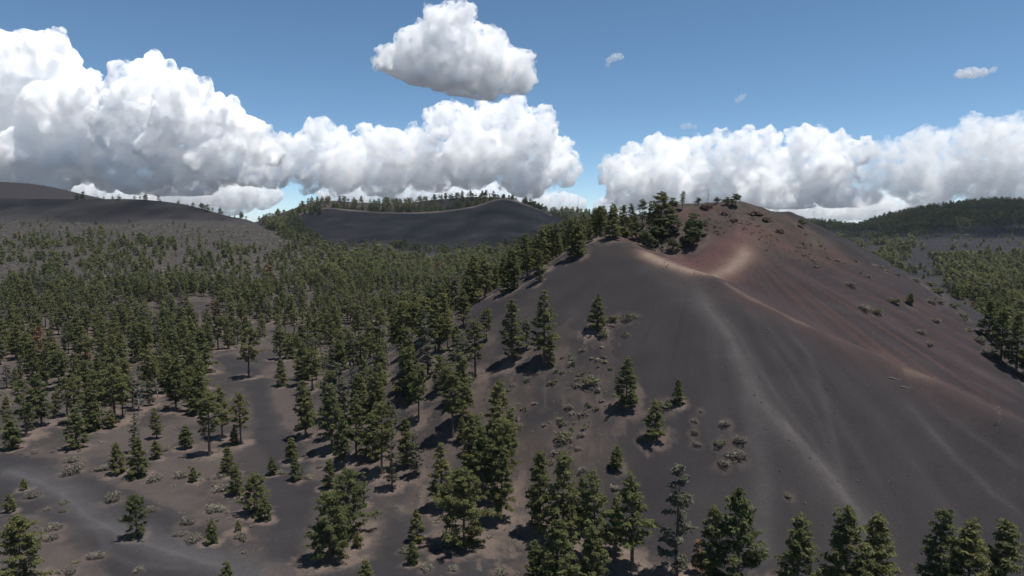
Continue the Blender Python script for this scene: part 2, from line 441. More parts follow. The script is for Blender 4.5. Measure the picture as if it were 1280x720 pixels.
# ------------------------------------------------------------------ plants: materials
def leaf_mat(name, ca, cb, trans=.22):
    m, nt = new_mat(name)
    out = nd(nt, 'ShaderNodeOutputMaterial')
    oi = nd(nt, 'ShaderNodeObjectInfo'); a1 = nd(nt, 'ShaderNodeAttribute', attribute_name='tree_rand'); a2 = nd(nt, 'ShaderNodeAttribute', attribute_name='clump')
    ad = nd(nt, 'ShaderNodeMath', operation='ADD'); lk(nt, oi.outputs['Random'], ad.inputs[0]); lk(nt, a1.outputs['Fac'], ad.inputs[1])
    fr = nd(nt, 'ShaderNodeMath', operation='FRACT'); lk(nt, ad.outputs[0], fr.inputs[0])
    mx = nd(nt, 'ShaderNodeMix', data_type='RGBA'); lk(nt, fr.outputs[0], mx.inputs['Factor'])
    mx.inputs['A'].default_value = (*ca, 1); mx.inputs['B'].default_value = (*cb, 1)
    mr = nd(nt, 'ShaderNodeMapRange'); mr.inputs['To Min'].default_value = .74; mr.inputs['To Max'].default_value = 1.32
    lk(nt, a2.outputs['Fac'], mr.inputs['Value'])
    vm = nd(nt, 'ShaderNodeVectorMath', operation='SCALE'); lk(nt, mx.outputs['Result'], vm.inputs[0]); lk(nt, mr.outputs[0], vm.inputs['Scale'])
    bs = nd(nt, 'ShaderNodeBsdfPrincipled'); bs.inputs['Roughness'].default_value = .6; bs.inputs['Specular IOR Level'].default_value = .2
    tr = nd(nt, 'ShaderNodeBsdfTranslucent'); ms = nd(nt, 'ShaderNodeMixShader'); ms.inputs[0].default_value = trans
    lk(nt, vm.outputs[0], bs.inputs['Base Color']); lk(nt, vm.outputs[0], tr.inputs['Color'])
    lk(nt, bs.outputs[0], ms.inputs[1]); lk(nt, tr.outputs[0], ms.inputs[2]); lk(nt, ms.outputs[0], out.inputs['Surface'])
    return m
def bark_mat(name, ca, cb):
    m, nt = new_mat(name)
    out = nd(nt, 'ShaderNodeOutputMaterial'); bs = nd(nt, 'ShaderNodeBsdfPrincipled'); bs.inputs['Roughness'].default_value = .9
    tc = nd(nt, 'ShaderNodeTexCoord'); n = nd(nt, 'ShaderNodeTexNoise'); n.inputs['Scale'].default_value = 5; n.inputs['Detail'].default_value = 4
    mp = nd(nt, 'ShaderNodeMapping'); mp.inputs['Scale'].default_value = (1, 1, .25); lk(nt, tc.outputs['Object'], mp.inputs[0]); lk(nt, mp.outputs[0], n.inputs['Vector'])
    mx = nd(nt, 'ShaderNodeMix', data_type='RGBA'); lk(nt, n.outputs['Fac'], mx.inputs['Factor']); mx.inputs['A'].default_value = (*ca, 1); mx.inputs['B'].default_value = (*cb, 1)
    lk(nt, mx.outputs['Result'], bs.inputs['Base Color']); lk(nt, bs.outputs[0], out.inputs['Surface'])
    return m
M_PINE = leaf_mat('pine_needles', (.108, .124, .048), (.168, .166, .064), .52)
M_GREY = leaf_mat('dull_needles', (.135, .138, .095), (.155, .152, .108), .5)
M_JUN = leaf_mat('juniper_leaves', (.078, .094, .046), (.115, .126, .062), .48)
M_SHR = leaf_mat('shrub_twigs', (.140, .126, .10), (.205, .182, .144), .25)
M_GSH = leaf_mat('green_shrub_leaves', (.095, .10, .056), (.15, .142, .08), .25)
M_BARK = bark_mat('pine_bark', (.065, .047, .038), (.16, .102, .072))
M_DEAD = bark_mat('weathered_wood', (.20, .18, .165), (.33, .30, .28))
M_LOG = bark_mat('old_log', (.09, .08, .074), (.19, .17, .155))
M_RUST = leaf_mat('rusty_needles', (.15, .075, .035), (.20, .10, .05), .15)

# ------------------------------------------------------------------ plants: shapes
def diamonds(C, N, s, asp, rs, T=None):
    """one diamond face per row: centre C, facing N, half length s"""
    n = len(C)
    r = T if T is not None else rs.normal(size=(n, 3))
    t = r - N * (r * N).sum(1)[:, None]; t /= np.linalg.norm(t, axis=1)[:, None] + 1e-9
    b = np.cross(N, t)
    s = np.asarray(s).reshape(-1, 1) * np.ones((n, 1))
    V = np.stack([C - t * s, C + b * s * asp - t * s * .1, C + t * s * 1.1, C - b * s * asp - t * s * .1], 1).reshape(-1, 3)
    return V
def tube(P, rad, k=6):
    """tapered tube through points P"""
    P = np.asarray(P, float); V = []; Q = []
    for i, p in enumerate(P):
        d = P[min(i + 1, len(P) - 1)] - P[max(i - 1, 0)]; d /= np.linalg.norm(d) + 1e-9
        a = np.cross(d, [.31, .95, .1] if abs(d[1]) < .9 else [1, 0, 0]); a /= np.linalg.norm(a); b = np.cross(d, a)
        for j in range(k):
            w = 2 * math.pi * j / k
            V.append(p + rad[i] * (math.cos(w) * a + math.sin(w) * b))
    for i in range(len(P) - 1):
        for j in range(k):
            Q.append([i * k + j, i * k + (j + 1) % k, (i + 1) * k + (j + 1) % k, (i + 1) * k + j])
    return np.array(V), np.array(Q)
def join(parts):
    V = []; Q = []; o = 0
    for v, q in parts: V.append(v); Q.append(q + o); o += len(v)
    return np.vstack(V), np.vstack(Q)

def clump_faces(cen, rc, n, size, asp, rs, outward=None, up=.35):
    """needle sprays over the skin of one clump"""
    o = rs.normal(size=(n, 3)); o /= np.linalg.norm(o, axis=1)[:, None]
    o[:, 2] = np.where(o[:, 2] < -.35, -o[:, 2], o[:, 2])
    rad = rc * (.45 + .6 * rs.rand(n, 1))
    C = cen + o * rad * np.array([1, 1, .62])
    N = o * .8 + rs.normal(size=(n, 3)) * .42 + np.array([0, 0, up + .15]); N /= np.linalg.norm(N, axis=1)[:, None]
    T = o + rs.normal(size=(n, 3)) * .7
    return diamonds(C, N, size * (.7 + .6 * rs.rand(n)), asp, rs, T)

def pine(seed, Ht=10.0, Rm=2.0, base=.22, dens=1.0, power=.8, gaps=.10, tilt=(-14, 38), csize=.46, leaf=.19, lean=.02, flat_top=False):
    """ponderosa: returns (trunk V,Q), (crown V, clump value per vertex)"""
    rs = np.random.RandomState(seed)
    ax, ay = rs.normal(size=2) * lean * Ht
    def axis(z): return np.array([ax * (z / Ht) ** 2, ay * (z / Ht) ** 2, z])
    zs = np.linspace(-.35, Ht * .97, 9)
    r0 = Ht * .021
    parts = [tube([axis(max(z, 0)) + (0, 0, min(z, 0)) for z in zs], [max(.025, r0 * (1.25 if i == 0 else 1) * (1 - .93 * i / 8)) for i in range(9)], 7)]
    CV = []; CL = []
    z = base * Ht; k = 0; az = rs.rand() * 6.28
    step = .34 / dens
    while z < Ht * .985:
        t = (z - base * Ht) / (Ht * (1 - base))
        prof = (1 - t) ** power * (.62 + .38 * min(1, t / .22)) + .05
        if flat_top: prof = (1 - t ** 2.6) ** .7 * (.55 + .45 * min(1, t / .3)) + .04
        nb = rs.randint(2, 5) if t < .85 else 2
        for _ in range(nb):
            az += 2.4 + rs.normal() * .35
            if rs.rand() < gaps: continue
            L = Rm * prof * (.64 + .48 * rs.rand())
            if rs.rand() < .10: L *= 1.28
            el = R(tilt[0] + (tilt[1] - tilt[0]) * t + rs.normal() * 9)
            d = np.array([math.cos(az) * math.cos(el), math.sin(az) * math.cos(el), math.sin(el)])
            p0 = axis(z); p1 = p0 + d * L * .6 + (0, 0, -.03 * L); p2 = p0 + d * L + (0, 0, .10 * L)
            if L > .5: parts.append(tube([p0, p1, p2], [.018 + .018 * L, .014 + .009 * L, .008], 3))
            val = rs.rand()
            nc = max(1, int(round(L / (csize * .82))))
            for c in range(nc):
                f = 1 - c * .78 / max(nc, 1) * .9
                if f < .28 and t < .8: continue
                pc = p0 + (p2 - p0) * f + rs.normal(size=3) * csize * .28
                rc = csize * (.62 + .5 * rs.rand()) * (.62 + .38 * min(1, L / 1.0))
                n = int(15 * (rc / .5) ** 1.3 * (.27 / leaf) ** 1.5) + 5
                CV.append(clump_faces(pc, rc, n, leaf, .36, rs)); CL.append(np.full(n * 4, np.clip(val * .6 + rs.rand() * .4, 0, 1)))
        z += step * (.7 + .6 * rs.rand()) * (1.0 if t < .8 else .6)
    top = axis(Ht * .985)
    CV.append(clump_faces(top, csize * .42, 16, leaf * .9, .36, rs, up=.6)); CL.append(np.full(64, .7))
    return join(parts), (np.vstack(CV), np.concatenate(CL))

def roundtree(seed, Ht=5.0, Rm=2.4, n_cl=95, leaf=.17, lobes=6, low=.08):
    """juniper / pinyon: broad crown of several uneven lobes on a short forked trunk"""
    rs = np.random.RandomState(seed)
    parts = [tube([(0, 0, -.3), (.05, .02, Ht * .2), (.1, 0, Ht * .45), (.1, .1, Ht * .8)], [.05 * Ht * .6, .022 * Ht, .016 * Ht, .02], 7)]
    CV = []; CL = []
    L = []
    for k in range(lobes):
        a = 2 * math.pi * (k + rs.rand() * .7) / lobes; f = .25 + .5 * rs.rand()
        zc = Ht * (.30 + .42 * rs.rand()) * (1.12 - .25 * f)
        L.append((np.array([math.cos(a) * Rm * f, math.sin(a) * Rm * f, zc]), Rm * (.40 + .22 * rs.rand())))
    L.append((np.array([0.05 * Rm, 0, Ht * .74]), Rm * .50)); L.append((np.array([0, 0, Ht * .42]), Rm * .72))
    for cen, rl in L:
        parts.append(tube([(.05, .02, Ht * .18), cen * .6 + (0, 0, Ht * .04), cen], [.014 * Ht, .01 * Ht, .012], 4))
        for _ in range(int(n_cl / len(L))):
            o = rs.normal(size=3); o /= np.linalg.norm(o); o[2] = abs(o[2]) if rs.rand() < .7 else o[2]
            p = cen + o * rl * (.72 + .34 * rs.rand()) * np.array([1, 1, .85])
            if p[2] < Ht * low: p[2] = Ht * low + .1
            rc = .30 + .22 * rs.rand(); rc *= Rm / 2.4 * .8 + .2
            n = int(16 * (rc / .4) ** 1.2 * (.24 / leaf) ** 1.6) + 4
            CV.append(clump_faces(p, rc, n, leaf, .42, rs)); CL.append(np.full(n * 4, rs.rand()))
    return join(parts), (np.vstack(CV), np.concatenate(CL))

def shrub(seed, Rm=1.0, Ht=.8, n=420, leaf=.11, spiky=.5):
    """rounded twiggy shrub: stems fanning from the root with fine foliage on the dome"""
    rs = np.random.RandomState(seed)
    parts = []
    nb = 5 + rs.randint(4); lob = []
    for k in range(nb):
        a = 6.28 * (k + rs.rand() * .8) / nb; f = .2 + .55 * rs.rand()
        lob.append((np.array([math.cos(a) * Rm * f, math.sin(a) * Rm * f, Ht * (.22 + .25 * rs.rand())]), Rm * (.30 + .25 * rs.rand())))
    CV = []; CL = []
    for cen, rl in lob:
        m = n // nb
        o = rs.normal(size=(m, 3)); o /= np.linalg.norm(o, axis=1)[:, None]; o[:, 2] = np.abs(o[:, 2]) * np.where(rs.rand(m) < .85, 1, -.4)
        C = cen + o * rl * (.7 + .4 * rs.rand(m, 1)) * np.array([1, 1, Ht / Rm * 1.05]); C[:, 2] = np.maximum(C[:, 2], .02)
        N = o * .6 + rs.normal(size=(m, 3)) * .5 + np.array([0, 0, .2]); N /= np.linalg.norm(N, axis=1)[:, None]
        T = C / (np.linalg.norm(C, axis=1)[:, None] + 1e-6) + rs.normal(size=(m, 3)) * spiky
        CV.append(diamonds(C, N, leaf * (.6 + .8 * rs.rand(m)), .38, rs, T)); CL.append(np.repeat(np.clip(rs.rand() * .6 + rs.rand(m) * .4, 0, 1), 4))
        for _ in range(5):
            p = cen + rs.normal(size=3) * rl * .5; p[2] = abs(p[2]) + .05
            parts.append(tube([(p[0] * .15, p[1] * .15, -.05), p * .6, p], [.022, .015, .006], 3))
    return join(parts), (np.vstack(CV), np.concatenate(CL))

def deadtree(seed, Ht=8.0, nb=26, bl=1.1):
    rs = np.random.RandomState(seed)
    zs = np.linspace(-.3, Ht, 9); j = rs.normal(size=(9, 2)) * .06
    t = tube([(j[i, 0] * i, j[i, 1] * i * .6, z) for i, z in enumerate(zs)], [max(.015, .016 * Ht * (1 - .95 * i / 8)) for i in range(9)], 7)
    b = []
    for k in range(nb):
        z = Ht * (.22 + .74 * rs.rand()); a = rs.rand() * 6.28; L = bl * (1.12 - z / Ht) * (.5 + rs.rand()); i = z / Ht * 8
        p0 = np.array([0, 0, z]); el = R(rs.uniform(-10, 40)); d = np.array([math.cos(a) * math.cos(el), math.sin(a) * math.cos(el), math.sin(el)])
        p1 = p0 + d * L * .6; p2 = p0 + d * L + (0, 0, .12 * L)
        b.append(tube([p0, p1, p2], [.035, .022, .008], 4))
        for q in range(3):
            f = .4 + .5 * rs.rand(); e = d + rs.normal(size=3) * .6; pp = p0 + d * L * f
            b.append(tube([pp, pp + e * L * .25], [.014, .005], 3))
    return t, join(b)

# ------------------------------------------------------------------ plants: prototypes (mesh data shared by the copies)
def mk(name, tq, cv, lm, bm=None):
    t = mesh_np(name + '_trunk', *([tq[0]] + list(quads(tq[1]))), [bm or M_BARK])
    n = len(cv[0]); c = mesh_np(name + '_crown', cv[0], np.arange(n), np.arange(0, n, 4), [lm], attrs={'clump': cv[1]})
    return t, c
PRO = {}     # kind -> list of dict(trunk, crown, H, W, raw)
def add_proto(kind, name, gen, Ht, W, lm):
    tq, cv = gen
    t, c = mk(name, tq, cv, lm)
    PRO.setdefault(kind, []).append(dict(t=t, c=c, H=Ht, W=W, raw=(tq, cv)))
def build_protos():
    for s in range(9):      # mature, conical, some clear trunk
        add_proto('pine', 'pine', pine(100 + s, 10, 2.0 + .16 * (s % 4), .10 + .05 * (s % 4), 1.0, (.68, .84, .76, .92)[s % 4]), 10, 3.9, M_PINE)
    for s in range(3):      # old trees with broad open crowns and long trunks
        add_proto('old', 'old_pine', pine(200 + s, 11, 2.2, .34, .85, .7, .2, (-5, 30), .52, .20, .03, True), 11, 4.6, M_PINE)
    for s in range(4):      # young, dense, foliage to the ground
        add_proto('young', 'young_pine', pine(300 + s, 7, 2.2, .04, 1.25, .86, .03, (-10, 40), .44, .18), 7, 4.0, M_PINE)
    for s in range(3):      # thin, greyish
        add_proto('thin', 'thin_pine', pine(400 + s, 10, 1.9, .16, .72, .62, .26, (-12, 25), .40, .19, .03), 10, 3.8, M_GREY)
    for s in range(3):      # big bushy
        add_proto('bushy', 'bushy_pine', pine(500 + s, 8, 2.9, .07, 1.15, .55, .14, (-6, 42), .50, .19, .02, s == 1), 8, 5.8, M_PINE)
    for s in range(3):
        add_proto('round', 'round_tree', roundtree(600 + s, 5, 2.4, 120), 5, 4.9, M_JUN)
    for s in range(3):
        add_proto('sapling', 'sapling', pine(700 + s, 3, 1.05, .05, 2.1, .8, .03, (5, 50), .32, .14), 3, 2.1, M_PINE)

SHR = {}
def build_shrubs():
    for kind, mat, n in (('grey', M_SHR, 6), ('green', M_GSH, 4)):
        for s in range(n):
            tq, cv = shrub(800 + s + (50 if kind == 'green' else 0), 1.0, .72 + .1 * (s % 3), 520 + 80 * (s % 3))
            V = np.vstack([tq[0], cv[0]]); k = len(tq[0])
            loops = np.concatenate([tq[1].ravel(), np.arange(len(cv[0])) + k]); st = np.arange(0, len(loops), 4)
            mi = np.concatenate([np.ones(len(tq[1]), int), np.zeros(len(cv[0]) // 4, int)])
            SHR.setdefault(kind, []).append(dict(m=mesh_np(kind + '_shrub', V, loops, st, [mat, M_DEAD], mi, attrs={'clump': np.concatenate([np.full(k, .5), cv[1]])}), raw=cv))

# ------------------------------------------------------------------ planting
PLANTED = []           # (x, y, canopy radius) of everything with litter beneath
def ground_z(x, y): return float(H(np.array([x]), np.array([y]))[0])
def place_tree(name, kind, var, x, y, h, rz, label, cat, group=None, wide=1.0):
    p = PRO[kind][var % len(PRO[kind])]
    s = h / p['H']
    e = put(name, None, (x, y, ground_z(x, y) - .05), rz, (s * wide, s * wide, s)); e.empty_display_size = .5
    tag(e, label, cat, group)
    put('trunk', p['t'], parent=e); put('crown', p['c'], parent=e)
    PLANTED.append((x, y, max(1.2, p['W'] * s * wide * .5) * 1.45, 1.0))
    return e
# ------------------------------------------------------------------ trees one can point at: (kind, base x, base y, top y, label)
# photo points of the foot of each trunk; the foot is then looked up on the terrain
TREES = [
 ('bushy', 28, 736, 646, 'big bushy pine cut off by the bottom left corner of the picture'),
 ('bushy', 171, 672, 619, 'lone bright green pine standing on the pale vehicle track, dark shadow at its foot'),
 ('sapling', 265, 679, 650, 'small bushy young pine inside the ring of grey shrubs beside the pale track'),
 ('sapling', 283, 727, 701, 'small pine with only its tip showing at the bottom edge, right of the vehicle track'),
 ('bushy', 318, 642, 594, 'bushy pine on a brown patch where the dark lane bends, right of two slimmer pines'),
 ('sapling', 331, 650, 622, 'tiny pale green sapling tucked against the right side of the bushy lane pine'),
 ('sapling', 298, 664, 650, 'tiny green seedling at the right end of the ring of grey shrubs'),
 ('young', 295, 619, 581, 'slim pine just left of the bushy pine at the bend of the dark lane'),
 ('young', 285, 592, 558, 'small dense pine at the head of the short row beside the dark lane'),
 ('sapling', 242, 602, 584, 'tiny round sapling among grey shrubs in the middle of the left clearing'),
 ('sapling', 232, 561, 533, 'small slim pine alone on the open ash left of a tall bare-trunked pine'),
 ('old', 262, 568, 488, 'tall pine with a long bare trunk at the clearing corner by the dark lane'),
 ('pine', 278, 548, 482, 'dark pine between the long-trunked pine and the pair at the lane corner'),
 ('old', 301, 555, 490, 'right-hand tall pine of the clump at the corner where the lane meets the clearing'),
 ('sapling', 293, 555, 534, 'low bush of pine growing at the feet of the lane corner clump'),
 ('young', 147, 592, 552, 'left one of two mid-sized pines on a shrubby islet in the left clearing'),
 ('young', 173, 596, 546, 'right one, narrower, of two pines on a shrubby islet in the left clearing'),
 ('sapling', 195, 573, 550, 'small sapling just behind the two pines of the clearing islet'),
 ('thin', 169, 566, 516, 'thin pine rising behind the pair on the clearing islet'),
 ('pine', 196, 548, 508, 'mid-sized pine at the edge of the stand behind the clearing islet'),
 ('young', 115, 538, 482, 'dense dark pine right of the broad pine at the front edge of the left stand'),
 ('sapling', 139, 535, 512, 'small pine alone in the gap at the front of the left stand'),
 ('young', 95, 560, 508, 'broad pine standing forward of the left stand on a dark patch of its own shadow'),
 ('sapling', 15, 561, 524, 'small pine at the left picture edge in front of the stand, brown litter round it'),
 ('pine', 52, 532, 466, 'tall pine near the left edge at the front of the stand, clear dark trunk'),
 ('old', 33, 546, 474, 'leaning tall pine near the left edge just behind the small edge pine'),
 ('sapling', 30, 612, 598, 'tiny green sapling beside the track at the far left'),
 ('sapling', 13, 640, 617, 'little pine at the left picture edge above the big corner bush'),
 ('young', 250, 517, 464, 'broad dense pine near the upper end of the left clearing'),
 ('pine', 220, 512, 446, 'tall pine with visible trunk left of the broad dense pine at the clearing head'),
 ('old', 311, 472, 408, 'tall double-looking pine alone at the upper bend of the dark lane'),
 ('pine', 285, 436, 396, 'pine at the very top end of the dark lane'),
 ('young', 253, 465, 412, 'full dark pine on the left bank of the upper lane'),
 ('pine', 382, 546, 474, 'tall pine on the right bank of the lane with brown litter under it'),
 ('pine', 415, 563, 478, 'tallest pine of the row right of the lane, second from the lane edge'),
 ('young', 450, 521, 466, 'full rounded pine in the open strip right of the lane'),
 ('young', 352, 482, 448, 'dense short pine on the right bank of the upper lane'),
 ('sapling', 364, 577, 548, 'upper one of two small pines standing out in the dark lane'),
 ('young', 370, 600, 570, 'lower and fuller one of two small pines standing out in the dark lane'),
 ('sapling', 341, 593, 571, 'tiny pine in the lane just left of the two small pines'),
 ('bushy', 437, 668, 588, 'big back crown of the bright green clump right of the lane'),
 ('bushy', 412, 700, 616, 'big front pine of the bright green clump, dark shade at its foot'),
 ('sapling', 447, 684, 664, 'low bush at the right foot of the bright green clump'),
 ('young', 412, 610, 573, 'dark pine just behind the bright green clump on the lane side'),
 ('thin', 455, 632, 588, 'dull grey-green pine behind the right side of the bright green clump'),
 ('sapling', 457, 727, 699, 'round young pine at the bottom edge below the bright green clump'),
 ('young', 521, 677, 637, 'narrow upright pine standing alone on the dark ash of the lower lane'),
 ('sapling', 516, 705, 677, 'small round pine below the narrow upright one on the lower lane'),
 ('thin', 490, 611, 540, 'sparse grey-green pine at the edge of the brown bank above the lower lane'),
 ('bushy', 580, 683, 590, 'large full pine on the brown bank right of the lower lane, bushes at its foot'),
 ('pine', 552, 636, 552, 'tall dark pine just behind and left of the large full pine on the brown bank'),
 ('pine', 626, 651, 556, 'tall open pine right of the large full pine, trunk visible'),
 ('pine', 603, 620, 530, 'tall pine with whorled branches behind the open brown bank'),
 ('pine', 508, 582, 520, 'slim pine with bare lower trunk behind the sparse grey one'),
 ('thin', 521, 594, 536, 'thin young pine with shadow on the brown bank'),
 ('young', 466, 572, 516, 'full green pine in the middle of the row right of the lane'),
 ('old', 594, 472, 398, 'tall pine with a dark bare trunk leaning at the edge of the shrubby flank'),
 ('pine', 573, 478, 405, 'tall dark pine left of the bare-trunked pine above the shrubby flank'),
 ('pine', 640, 452, 372, 'tall pine at the left foot of the bare black slope, left of the largest'),
 ('pine', 680, 453, 361, 'largest pine in the line at the left foot of the bare black slope'),
 ('sapling', 689, 458, 440, 'green bush at the right foot of the largest pine by the black slope'),
 ('young', 746, 412, 368, 'lone dense pine on the upper black slope with two small shrubs to its right'),
 ('young', 783, 509, 446, 'lone broad conical pine on the middle of the black slope, reddish ground below it'),
 ('young', 818, 550, 499, 'lone pine on the black slope below and right of the broad conical one'),
 ('young', 848, 504, 473, 'small narrow pine on the black slope at the end of a green shrub'),
 ('sapling', 771, 586, 557, 'tiny dark pine alone low on the black slope'),
 ('pine', 790, 713, 592, 'tall bright pine at the foot of the black slope, left of a tall greyish one'),
 ('pine', 770, 690, 618, 'slim dark pine pressed against the left side of the tall bright slope-foot pine'),
 ('thin', 845, 722, 576, 'tallest greyish sparse pine on the bottom edge in front of the black slope'),
 ('pine', 886, 736, 632, 'narrow pine on the bottom edge just right of the tall greyish one'),
 ('young', 922, 745, 611, 'broad conical pine on the bottom edge left of the pale sand chute'),
 ('pine', 675, 666, 560, 'tall rounded pine with a clear trunk at the lower left end of the black slope'),
 ('pine', 703, 684, 562, 'tall dark pine right behind the rounded one at the lower left of the black slope'),
 ('pine', 744, 702, 584, 'tall pointed pine at the right end of the dense group below the black slope'),
 ('pine', 727, 668, 594, 'dark pointed pine just left of the last pointed one in the dense group'),
 ('young', 740, 738, 655, 'short full pine on the bottom edge in front of the dense group'),
 ('young', 697, 744, 648, 'bright pine on the bottom edge, left of the short full one'),
 ('young', 670, 740, 676, 'small pine on the bottom edge at the end of the lower lane'),
 ('young', 996, 744, 643, 'rounded pine on the bottom edge just right of the pale sand chute'),
 ('young', 1056, 752, 630, 'largest pine of the trio on the bottom edge right of the sand chute'),
 ('young', 1094, 748, 642, 'narrow pine touching the right side of the largest bottom edge trio pine'),
 ('pine', 1172, 748, 631, 'tall pine left in the group of three at the bottom right corner'),
 ('young', 1209, 752, 649, 'middle pine of the group of three at the bottom right corner'),
 ('young', 1254, 756, 650, 'rightmost pine of the group of three at the bottom right corner'),
 ('young', 1236, 422, 374, 'dark pine at the left end of the clump below the right flank of the cone'),
 ('pine', 1251, 452, 383, 'big dark pine leading the clump below the right flank of the cone'),
 ('pine', 1270, 466, 388, 'tall pine at the right picture edge in the clump below the cone flank'),
 ('young', 1283, 474, 430, 'greyish pine cut by the right picture edge below the cone flank'),
 ('sapling', 1138, 381, 366, 'tiny dark pine beside a pale shrub high on the reddish right flank'),
 ('young', 1193, 372, 352, 'small dark pine on the skyline edge of the right flank'),
]
SUMMIT_TREES = [
 ('young', 766, 297, 254, 'dense dark pine at the left end of the summit grove'),
 ('young', 779, 296, 256, 'second dense pine from the left end of the summit grove'),
 ('pine', 790, 288, 252, 'slim pine between the dense left end and the open-trunked pine of the summit grove'),
 ('round', 795, 300, 274, 'squat dark tree low at the left part of the summit grove'),
 ('pine', 813, 293, 248, 'slender pine touching the left side of the tallest summit pine'),
 ('old', 803, 286, 246, 'pine with bare trunk in the gap of the summit grove'),
 ('bushy', 826, 292, 238, 'tallest and darkest pine of the summit grove'),
 ('round', 822, 302, 268, 'bushy dark tree at the foot of the tallest summit pine'),
 ('round', 838, 292, 256, 'broad bushy tree right beside the tallest summit pine'),
 ('round', 808, 310, 284, 'round low tree in front of the summit grove beside the sandy path'),
 ('round', 841, 315, 294, 'small dark tree at the front of the summit grove above the sandy path'),
 ('round', 868, 300, 262, 'round upper tree of the pair on the brown slope right of the summit grove'),
 ('round', 867, 309, 282, 'wide low tree of the pair on the brown slope right of the summit grove'),
 ('old', 853, 262, 237, 'flat-crowned pine on the summit skyline'),
 ('round', 841, 264, 244, 'pale green tree on the summit skyline left of the flat-crowned pine'),
 ('round', 873, 256, 246, 'first tiny tree on the bare summit crest'),
 ('round', 896, 255, 245, 'tiny tree on the summit crest just right of the dead snag'),
 ('round', 908, 256, 245, 'small low tree on the summit crest left of the last dark one'),
 ('round', 919, 258, 241, 'last dark tree at the right end of the summit crest'),
 ('round', 1002, 284, 272, 'tiny round tree on the right skyline of the cone'),
]
DEAD = [
 (174, 519, 468, 'pale bare snag standing at the front of the left stand'),
 (197, 500, 462, 'thin grey snag among green pines behind the left clearing'),
 (584, 446, 388, 'dark leafless tree among pines above the shrubby flank'),
 (885, 255, 235, 'bare dead tree on the summit crest against the clouds'),
 (1248, 531, 507, 'short dead snag like a post on the right slope near the picture edge'),
 (722, 262, 245, 'grey leafless tree on the shoulder left of the summit grove'),
]
RUSTY = [(108, 452, 428, 'rust brown dying pine in the middle of the left stand'), (872, 716, 676, 'small rust orange dying sapling at the foot of the black slope')]
